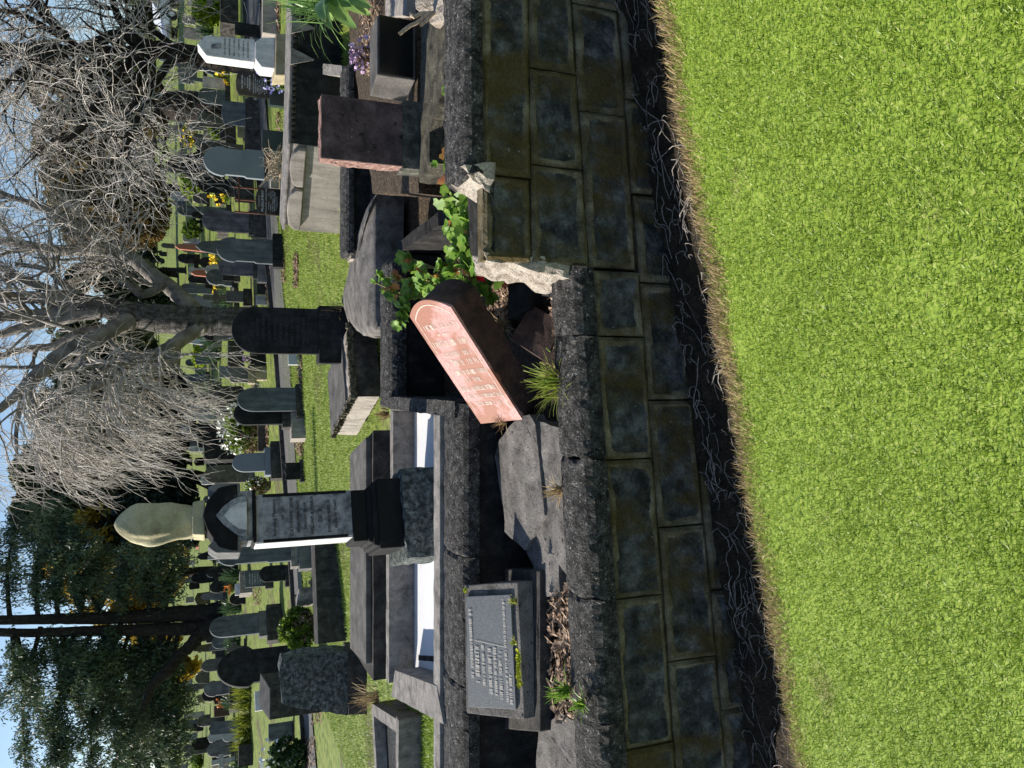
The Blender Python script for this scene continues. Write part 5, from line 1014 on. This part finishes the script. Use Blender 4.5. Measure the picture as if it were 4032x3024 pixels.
def disc(C, p, nrm, r):
    n = np.array(nrm, float); n /= np.linalg.norm(n); a = np.cross(n, rng.normal(0, 1, 3)); a /= np.linalg.norm(a); b = np.cross(n, a); k = 14
    t = np.arange(k)*2*math.pi/k; rr_ = r*(1+.10*np.cos(t*7))*(1-.55*(np.abs(((t+math.pi) % (2*math.pi))-math.pi) < .2)); cup = rng.uniform(-.1, .3)
    ring = p+np.outer(rr_*np.cos(t), a)+np.outer(rr_*np.sin(t), b)+np.outer(r*cup*(1+.25*np.cos(t*7)), n); ri = p+np.outer(rr_*.5*np.cos(t), a)+np.outer(rr_*.5*np.sin(t), b)+np.outer(np.full(k, r*cup*.3), n)
    V = np.concatenate([ring, ri, [p]]); i = np.arange(k); j = (i+1) % k
    C.add(V, np.stack([i, j, k+j, k+i], 1)); C.P.setdefault(3, []).append(np.stack([k+i, k+j, np.full(k, 2*k)], 1)+C.n-len(V))
def geranium(label, blobs, roots, flowers, olds, rad=.036):
    roots = [Vector(q) for q in roots]; r = thing('geranium', label, 'plant', roots[0]); Lf = Cloud(); St = Cloud(); Od = Cloud()
    for X, Y, ra, y, n in blobs:
        c = np.array(at(X, Y, y)); s = y/F; q = np.array(min(roots, key=lambda v: (v-Vector(c)).length)); mid = (c+q)/2+rng.normal(0, .04, 3); mid[2] = max(mid[2], (c[2]+q[2])/2+.03); St.add(*tube(smooth([q, mid, c], 5), np.linspace(.010, .005, 11), 6))
        for _ in range(n):
            p = c+rng.normal(0, .5, 3)*np.array([ra*s, ra*s*.8, ra*s]); nr = np.array([-.35, -.35, .75])+rng.normal(0, .45, 3); rr_ = rad*rng.uniform(.55, 1.25)
            disc(Od if rng.random() < olds else Lf, p, nr, rr_)
            if rng.random() < .6: St.add(*tube([p, p*.4+c*.6-np.array([0, 0, .02])], .0018, 4))
    V, Q = Lf.get(); partN('leaves', V, Q, MT['gleaf'], r); V, Q = St.get(); partN('stems', V, Q, MT['stem'], r)
    if Od.V: V, Q = Od.get(); partN('old_leaves', V, Q, MT['gold'], r)
    for X, Y, y in flowers:
        Fl = Cloud(); c = np.array(at(X, Y, y))
        for _ in range(14): disc(Fl, c+rng.normal(0, .012, 3), rng.normal(0, 1, 3)+np.array([-.3, -.5, .5]), .014)
        V, Q = Fl.get(); partN('flower', V, Q, MT['red'], r)
geranium('bright green geranium trailing along the top of the broken wall end, with a red bloom',
 [(1775,370,22,3.8,8),(1800,440,34,3.8,16),(1830,500,34,3.75,12),(1815,570,44,3.85,18),(1790,640,50,3.95,22),(1840,620,36,3.72,14),(1830,700,50,3.8,24),(1780,720,40,3.95,14),(1850,780,40,3.72,18),(1800,820,44,3.9,18),(1840,870,50,3.8,22),(1790,900,46,4.0,18),(1870,940,46,3.7,20),(1820,980,50,3.9,22),(1900,980,50,3.68,22),(1850,1040,50,3.9,18),(1960,985,44,3.6,18),(2000,960,44,3.58,14),(1930,1040,46,3.75,18),(2050,990,36,3.58,10),(2070,1060,14,3.6,2),(1770,800,30,4.1,8),(1985,1040,36,3.7,12)],
 [atz(1960,1000,.45), atz(1900,700,.6)], [(1825,600,3.68)], .07, .036)
geranium('straggly upright geranium behind the top of the fallen pink headstone, some leaves reddened',
 [(1600,1010,26,5.2,7),(1630,1050,30,5.0,9),(1660,1075,34,4.8,12),(1570,1090,26,5.3,8),(1620,1130,36,5.0,14),(1680,1130,44,4.7,18),(1500,1090,18,5.7,6),(1530,1150,34,5.4,12),(1590,1190,34,5.0,14),(1575,1255,22,5.0,8),(1740,1080,46,4.5,18),(1720,1150,40,4.5,12),(1800,1090,46,4.3,16),(1860,1130,44,4.2,14),(1910,1110,44,4.1,14),(1930,1180,36,4.05,9),(1470,1110,12,5.8,3),(1780,1010,34,4.4,10)],
 [atz(1930,1130,.40)], [(1885,1090,4.0)], .12, .036)
def clump(label, X, Y, y, n, L, W, mat, name='strap_leaf_plant', cat='plant', group=None, spread=.75, droop=1.0, base=None):
    b = np.array(base if base is not None else base_of(y, X, Y)); C = Cloud()
    for _ in range(n):
        a = rng.uniform(0, 6.283); l = L*rng.uniform(.6, 1.15); o = abs(rng.normal(0, spread)); d = np.array([math.cos(a)*math.sin(o), math.sin(a)*math.sin(o), math.cos(o)]); p = b+rng.normal(0, .12*L, 3)*np.array([1, 1, 0]); sd = np.array([-math.sin(a), math.cos(a), 0]); P = []
        for i in range(6):
            w_ = W*(1-(i/5)**2)*.5+.001; P += [p-sd*w_, p+sd*w_]; d = d+np.array([0, 0, -droop*.16*i/2]); d /= np.linalg.norm(d); p = p+d*l/5
        i = np.arange(5)[:, None]*2; C.add(np.array(P), i+np.array([[0, 1, 3, 2]]))
    return soloN(name, *C.get(), mat, label, cat, group)
def bush(label, X, Y, ra, rb, y, n, size, mat, name='shrub', extra=(), shell=.1, gap=5, cut=.04, dry=0, base=None):
    b = base or base_of(y, X, Y); r = thing(name, label, 'shrub', b); C = Cloud(); s = y/F; c = np.array(at(X, Y, y)); leaves(C, c, (rb*s, rb*s*.8, ra*s), n, size, 1.6, shell, .2, gap, int(X), cut); V, Q = C.get(); partN('leaves', V, Q, MT[mat], r)
    C = Cloud()
    for _ in range(14): q = c+rng.normal(0, .5, 3)*np.array([rb*s, rb*s*.6, ra*s*.8]); C.add(*tube(smooth([np.array(b), (np.array(b)+q)/2+rng.normal(0, .05, 3), q], 4), np.linspace(.014, .005, 9), 5))
    V, Q = C.get(); partN('stems', V, Q, MT['bark_dark'], r)
    for mt, k, sz, (dx, dy), fr in extra:
        C = Cloud(); leaves(C, c+np.array([-dy*s, -.15*rb*s, -dx*s]), (rb*s*fr, rb*s*.8*fr, ra*s*fr), k, sz, 1.1, .75, 0, 3, 5, -.5); V, Q = C.get(); partN('flowers' if mt != 'dry' else 'dry_twigs', V, Q, MT[mt], r)
    return r
def yg(X, Y): return atg(X, Y).y
bush('yellow-green bush with pale tips before the far stones at the top right', 815, 40, 48, 56, yg(865, 40), 2600, .13, 'lime')
bush('small yellow-green bush behind the dark headstone with the rusty rail', 750, 725, 36, 50, yg(800, 725), 1500, .14, 'lime')
bush('yellow-flowered shrub among the far stones behind the tall ogee headstone', 742, 538, 30, 42, yg(790, 538), 800, .14, 'shrub', extra=[('daff', 260, .12, (0, 0), 1.0)])
bush('olive shrub tinged brown between the small headstones right of the trunk', 752, 905, 32, 36, yg(800, 905), 700, .13, 'shrub')
bush('white-flowered bush with dry brown twigs below, behind the overlapping pair', 948, 1690, 64, 98, yg(1020, 1690), 3600, .075, 'shrub', extra=[('white', 200, .10, (-26, 0), 1.0), ('dry', 1500, .07, (34, 20), .75)])
bush('white-flowered leggy shrub between the blue-grey headstone and the monument', 1010, 1915, 46, 40, yg(1065, 1915), 900, .06, 'shrub', extra=[('white', 70, .07, (0, 0), 1.0), ('dry', 500, .06, (10, 0), .9)])
bush('leafy lime-green shrub growing in the low concrete grave behind its wall', 1172, 2480, 72, 88, yg(1262, 2480)+.5, 3400, .06, 'shrub', extra=[('dry', 700, .05, (25, -10), .7)])
bush('dark glossy shrub with white flowers at the left edge beside the path', 1130, 2985, 76, 80, yg(1215, 2985), 3800, .07, 'darkshrub', extra=[('white', 60, .10, (-40, -20), .9)])
bush('creeper-like green plant around the sandy broken headstone', 850, 500, 30, 46, yg(875, 500), 1200, .10, 'shrub')
bush('green ground shrub beside the dark trunk at the right', 872, 320, 22, 54, yg(890, 320), 1300, .10, 'shrub')
bush('small lime plant by the bare trunk', 770, 1327, 22, 20, yg(800, 1327), 500, .12, 'lime')
bush('bright green bush far back left of the bare trunk', 785, 1400, 26, 44, yg(812, 1400), 1000, .15, 'lime')
bush('bright green bush with white dots in the shade left of the trunk', 785, 1505, 20, 34, yg(806, 1505), 800, .14, 'lime')
bush('bright green plant in the shade behind the lidded stone at far left', 775, 3000, 22, 40, yg(800, 3000), 900, .12, 'shrub')
for X, Y, y_, L, lb in [(915,1185,None,.75,'blue-green strap-leaved clump beside the small square headstone'),(870,1345,None,.9,'dark strap-leaved clump in the shade just left of the bare trunk'),(868,1400,None,.9,'dark strap-leaved clump in the shade behind the squat black tomb'),(870,1530,None,.9,'shaded strap-leaved clump behind the square dark headstone'),
    (900,1620,None,.8,'shaded strap-leaved clump behind the white-flowered bush'),(945,2265,None,.8,'strap-leaved clump in cedar shade behind the lettered headstone'),(948,2390,None,.85,'sunlit blue-green strap-leaved clump at the foot of the cedar'),(945,2530,None,.8,'blue-green strap-leaved clump right of the spade-shaped headstone'),(930,2765,None,.75,'blue-green strap-leaved clump above the flax'),(975,3010,None,.8,'large blue-green strap-leaved clump at the far left edge'),(840,130,None,.7,'grey-green strap-leaved clump behind the marble monument'),(800,420,None,.6,'strap-leaved clump by the dark-trunked tree')]:
    clump(lb, X, Y, yg(X, Y), 130, L, .05, MT['strap'], group='strap-leaved clumps')
for k, Y in enumerate((2715, 2770, 2830, 2885, 2930)): clump('yellow-green flax plant in the row before the far left stones', 985, Y, yg(985, Y), 110, .8, .045, MT['flax'], 'flax_plant', group='flax plants in a row')
C = Cloud(); Fw = Cloud()
y = yg(880, 1070); r = thing('daffodil_bed', 'row of yellow daffodils behind the streaked ogee headstone', 'flowers', base_of(y, 880, 1070))
for k in range(260):
    p = np.array(at(rng.normal(872, 10), rng.uniform(1000, 1155), y+rng.normal(0, .4))); p[2] = gz(p[0], p[1])
    C.add(*tube([p, p+np.array([rng.normal(0, .06), 0, .25])], .008, 3))
    if k < 45:
        q = p+np.array([rng.normal(0, .05), -.1, rng.uniform(.25, .42)])
        for _ in range(5): disc(Fw, q+rng.normal(0, .03, 3), rng.normal(0, 1, 3)+np.array([0, -1, .3]), .035)
V, Q = C.get(); partN('leaves', V, Q, MT['strap'], r); V, Q = Fw.get(); partN('flowers', V, Q, MT['daff'], r)
def posy(label, X, Y, y, n, spread, sz, mat, name='flower_bunch', foliage='shrub', base=None):
    c = np.array(at(X, Y, y)); b = base or Vector((c[0], c[1], c[2]-spread)); r = thing(name, label, 'flowers', b); Fw = Cloud(); C = Cloud()
    for _ in range(n):
        q = c+rng.normal(0, .6, 3)*spread
        for _ in range(4): disc(Fw, q+rng.normal(0, sz*.5, 3), rng.normal(0, 1, 3)+np.array([0, -.8, .6]), sz)
        C.add(*tube([np.array(b), q], .003, 4))
    leaves(C, c-np.array([0, 0, spread*.4]), (spread, spread, spread*.8), 160, spread*.22, 1.8, .1, .3, 4, 2, -.6)
    V, Q = Fw.get(); partN('flowers', V, Q, MT[mat], r); V, Q = C.get(); partN('leaves', V, Q, MT[foliage], r)
posy('lilac flowers spilling over the base of the tall black polished headstone', 1090, 318, 11.9, 46, .16, .02, 'lilac')
posy('pinkish stonecrop rosettes on the dirt by the black slant-edged block', 1420, 220, 5.2, 40, .07, .014, 'violet', foliage='dry')
posy('purple flower bunch on the squat black tomb', 970, 1415, yg(1046, 1415)-.1, 14, .1, .03, 'violet')
posy('orange flowers by the shaded grave under the cedar', 900, 2320, yg(945, 2320)+.4, 16, .2, .04, 'orange')
posy('orange bunch by the small red-brown stone', 872, 2768, yg(905, 2768)-.3, 12, .18, .05, 'orange')
posy('orange flowers left of the statue figure in the shade', 730, 2170, yg(820, 2170), 10, .25, .06, 'orange')
posy('yellow flowers beside the dark-trunked tree', 885, 290, yg(900, 290), 14, .25, .05, 'daff')
posy('yellow flowers below the broad dark stepped monument', 880, 775, yg(905, 775), 12, .25, .05, 'daff')
# spiky plant, broad-leaved plant, dead branch
clump('spiky bright green grass-leaved plant in the planter corner', 0, 0, 0, 150, .62, .016, MT['broad'], 'spiky_plant', spread=.9, droop=1.4, base=at(1290, 15, 8.0))
b = at(1400, -30, 5.7); r = thing('lily_plant', 'broad-leaved green lily plant at the right edge above the dirt', 'plant', b); 
for k in range(13):
    tip = at(rng.uniform(1265, 1465), rng.uniform(20, 118), 5.5+rng.uniform(-.2, .2)); a = Vector((b.x, b.y, b.z+.05)); mid = a.lerp(tip, .5)+Vector((rng.normal(0, .03), rng.normal(0, .03), .12)); P = smooth([a, mid, tip], 5); C = []; d = (tip-a).normalized(); sd = np.array(d.cross(Vector((rng.normal(0, .3), -.7, .7)))); sd /= np.linalg.norm(sd)
    V = []; n = len(P)
    for i, p in enumerate(P):
        w_ = .055*math.sin(math.pi*min(1, .08+i/(n-1)*.92))**.8+.002; V += [p-sd*w_, p+np.array([0, 0, -.012]), p+sd*w_]
    partN('leaf', np.array(V), [np.array([(i*3+j, i*3+j+1, i*3+j+4, i*3+j+3) for i in range(n-1) for j in range(2)])], MT['broad'], r, smooth=True)
C = Cloud(); y = 3.9
for q in ([(1768,-20,11),(1735,36,9),(1700,52,8),(1670,62,8),(1641,90,7),(1609,105,5),(1572,134,3)], [(1703,51,6),(1659,52,5),(1630,67,4),(1614,56,3)], [(1735,36,5),(1700,60,4),(1655,100,3)]): limb(C, q, y, 4, 7, .05)
MT['deadwood'] = stone('bleached_dead_wood', (.22,.16,.10), (.42,.33,.23), (.55,.46,.35), 12, .42, .15, fine=60)
soloN('dead_branch', *C.get(), MT['deadwood'], 'bare dead branch poking over the upper coping at the right edge', 'branch', smooth=True)
C = Cloud(); limb(C, [(1022,735,7),(1060,690,7),(1070,650,6),(1110,610,5)], 11.2, 4, 6, .05)
for _ in range(120):
    p = np.array(at(rng.normal(1100, 12), rng.uniform(612, 690), 11.0+rng.normal(0, .1))); grow(C, p, rng.normal(0, 1, 3)+np.array([0, 0, .5]), .3, .006, .4, .6, 5, 3)
soloN('dead_bush', *C.get(), MT['deadwood'], 'dried tangled bush with one long pale stick behind the beige cement tomb', 'dead bush')
# tufts and weeds in the near plots
def tuft(label, X, Y, z, n, L, W, mat, name='grass_tuft', spread=.7): return clump(label, 0, 0, 0, n, L, W, mat, name, 'plant', 'grass tufts in the plots', spread, .7, atz(X, Y, z))
MT['tuft'] = leafm('tuft_grass', [(.12,.20,.03), (.26,.32,.05), (.42,.38,.12)], 12, .35)
tuft('spreading yellow-green grass tuft behind the front coping below the fallen pink headstone', 2225, 1500, .52, 190, .20, .006, MT['tuft'])
tuft('dry golden grass tuft in the hole of the jagged slab', 2215, 1935, .53, 80, .10, .004, MT['straw'])
tuft('small green weed on the top edge of the granite plate', 2035, 2368, .66, 40, .05, .005, MT['tuft'])
tuft('small green weed at the middle of the plate\'s lower edge', 2033, 2530, .66, 30, .045, .005, MT['tuft'])
tuft('bright green weed in the dirt hollow left of the plaque', 2240, 2720, .50, 50, .12, .008, MT['gleaf'])
tuft('bright green weed hugging the front coping at the left', 2300, 2770, .50, 36, .09, .008, MT['gleaf'])
tuft('golden dry tuft beside the leaf litter in the vault', 1990, 1285, .45, 80, .12, .004, MT['straw'])
tuft('dry stems sprouting between the grave covers behind the round coping', 1345, 1215, .85, 30, .22, .004, MT['straw'])
tuft('straw-like weeds between the ledger tomb and the left grave', 1490, 2740, .70, 70, .28, .006, MT['straw'])
tuft('dry grass at the end of the box tomb', 1530, 1630, .60, 80, .14, .006, MT['straw'])
tuft('dry tuft under the lower end of the fallen pink headstone', 1990, 1660, .60, 40, .09, .004, MT['straw'])
y = 3.72; C = Cloud()
for tip in ((2150,1368),(2170,1445),(2200,1470),(2190,1500)):
    P = smooth([atz(2230, 1460, .50), at((tip[0]+2230)/2+8, (tip[1]+1462)/2, y), at(*tip, y)], 5); C.add(*tube(P, np.linspace(.014, .003, len(P)), 6))
soloN('aloe', *C.get(), MT['gleaf'], 'small fleshy-leaved aloe against the front coping', 'plant', smooth=True)
MT['brightmoss'] = leafm('bright_moss', [(.2,.24,.01), (.4,.42,.02), (.55,.5,.05)], 60, .1, .9)
C = Cloud(); rb = [((2040, 2560), (2044, 2705), 60, .012), ((1832, 2320), (1832, 2330), 6, .012)]
for a, c_, n, w_ in rb:
    for k in range(n):
        t = k/max(1, n-1); p = np.array(at(a[0]+(c_[0]-a[0])*t, a[1]+(c_[1]-a[1])*t, 3.93 if a[0] > 1900 else 4.28)); v = rng.normal(0, 1, (14, 3))*w_*.55; disc(C, p+v[0]*.6, v[1]+np.array([0, -.02, .02]), w_*rng.uniform(.5, 1.1))
soloN('moss_cushion', *C.get(), MT['brightmoss'], 'bright yellow-green moss along the lower edge of the granite plate', 'moss')
# brown leaf litter and bare earth strips on the lawns
def litter(X0, X1, Y0, Y1, n, name='fallen_leaves'):
    V = []; C = []
    for _ in range(n):
        p = np.array(atg(rng.uniform(X0, X1), rng.uniform(Y0, Y1)))+np.array([0, 0, rng.uniform(.015, .06)]); a = rng.normal(0, 1, 3); a[2] *= .4; a /= np.linalg.norm(a); b = np.cross(a, [0, 0, 1]); s = rng.uniform(.03, .08); i = len(V); V += [p-a*s, p+b*s*.6, p+a*s, p-b*s*.6]; C.append((i, i+1, i+2, i+3))
    soloN(name, V, [C], MT['chip'], kind='stuff')
for q in ((1096,1106,0,260,160),(1095,1108,440,600,120),(1165,1182,1000,1130,260),(1120,1128,1010,1110,120),(1052,1072,1050,1200,200),(1187,1196,1390,1600,200),(1170,1200,1730,1790,160),(1052,1060,1670,1780,120),(1205,1250,2900,3020,220),(1228,1262,2290,2330,160),(1000,1030,2290,2380,200),(1232,1275,2700,2850,200),(960,985,2700,2950,200),(1030,1050,1000,1060,90),(962,970,480,560,120)): litter(*q)
# parked hatchback at the far right
pc = atg(700, 40); y = pc.y; s = y/F; r = thing('parked_car', 'silver hatchback parked far up the slope at the right edge', 'car', pc, None, R(200))
MT['carpaint'] = flat('silver_car_paint', (.55, .57, .6), .3, .3, .6); MT['glass'] = flat('dark_car_glass', (.02, .03, .04), .08, 0, .8); MT['tyre'] = flat('tyre_rubber', (.015, .015, .015), .9); MT['lamp'] = flat('red_tail_lamp', (.55, .01, .01), .3); MT['alloy'] = flat('wheel_alloy', (.4, .4, .42), .4, .6)
def lp(nm, V, Q, mt, par=None, **k):
    me = bpy.data.meshes.new(nm); me.from_pydata([tuple(v) for v in V], [], Q); me.update(); return link(nm, me, MT[mt], par or r, **k)
side = [(-2.05,.35),(2.0,.35),(2.1,.6),(2.05,.85),(1.2,.98),(.55,1.42),(-1.4,1.48),(-2.0,1.05),(-2.12,.8)]
V, Q = prism(side, -.85, .85); lp('body', V, Q, 'carpaint', bevel=.08)
win = [(1.05,1.0),(.5,1.36),(-1.3,1.41),(-1.75,1.05)]
for s_ in (-1, 1): V, Q = prism(win, s_*.86-.01, s_*.86+.01); lp('side_window', V, Q, 'glass')
V, Q = hexa([(-2.06,-.7,1.0),(-2.06,.7,1.0),(-1.5,.6,1.44),(-1.5,-.6,1.44)], [(-2.1,-.7,1.02),(-2.1,.7,1.02),(-1.54,.6,1.47),(-1.54,-.6,1.47)]); lp('rear_window', V, Q, 'glass')
for s_ in (-1, 1): V, Q = box(-2.16, -2.0, s_*.72-.1, s_*.72+.1, .78, 1.04); lp('tail_lamp', V, Q, 'lamp', bevel=.02)
for wx in (-1.25, 1.25):
    for s_ in (-1, 1):
        P, Q = tube([(wx, s_*.68, .3), (wx, s_*.9, .3)], .32, 18); V = list(map(tuple, P)); wv = lp('wheel', V, [tuple(q) for q in Q]+[tuple(range(18)), tuple(range(18, 36))], 'tyre')
        P, Q = tube([(wx, s_*.88, .3), (wx, s_*.912, .3)], .19, 14); lp('rim', list(map(tuple, P)), [tuple(q) for q in Q]+[tuple(range(14)), tuple(range(14, 28))], 'alloy', wv)
# dark plant pot
p = atg(1212, 2366); r = thing('flower_pot', 'dark round flower pot standing by the path in front of the pale kerb end', 'pot', p); P, Q = tube([p+Vector((0, 0, -.02)), p+Vector((0, 0, .12)), p+Vector((0, 0, .24)), p+Vector((0, 0, .27))], [.10, .14, .16, .17], 16); partN('pot', P, [Q, np.array([range(48, 64)])], MT['blackgranite'], r)
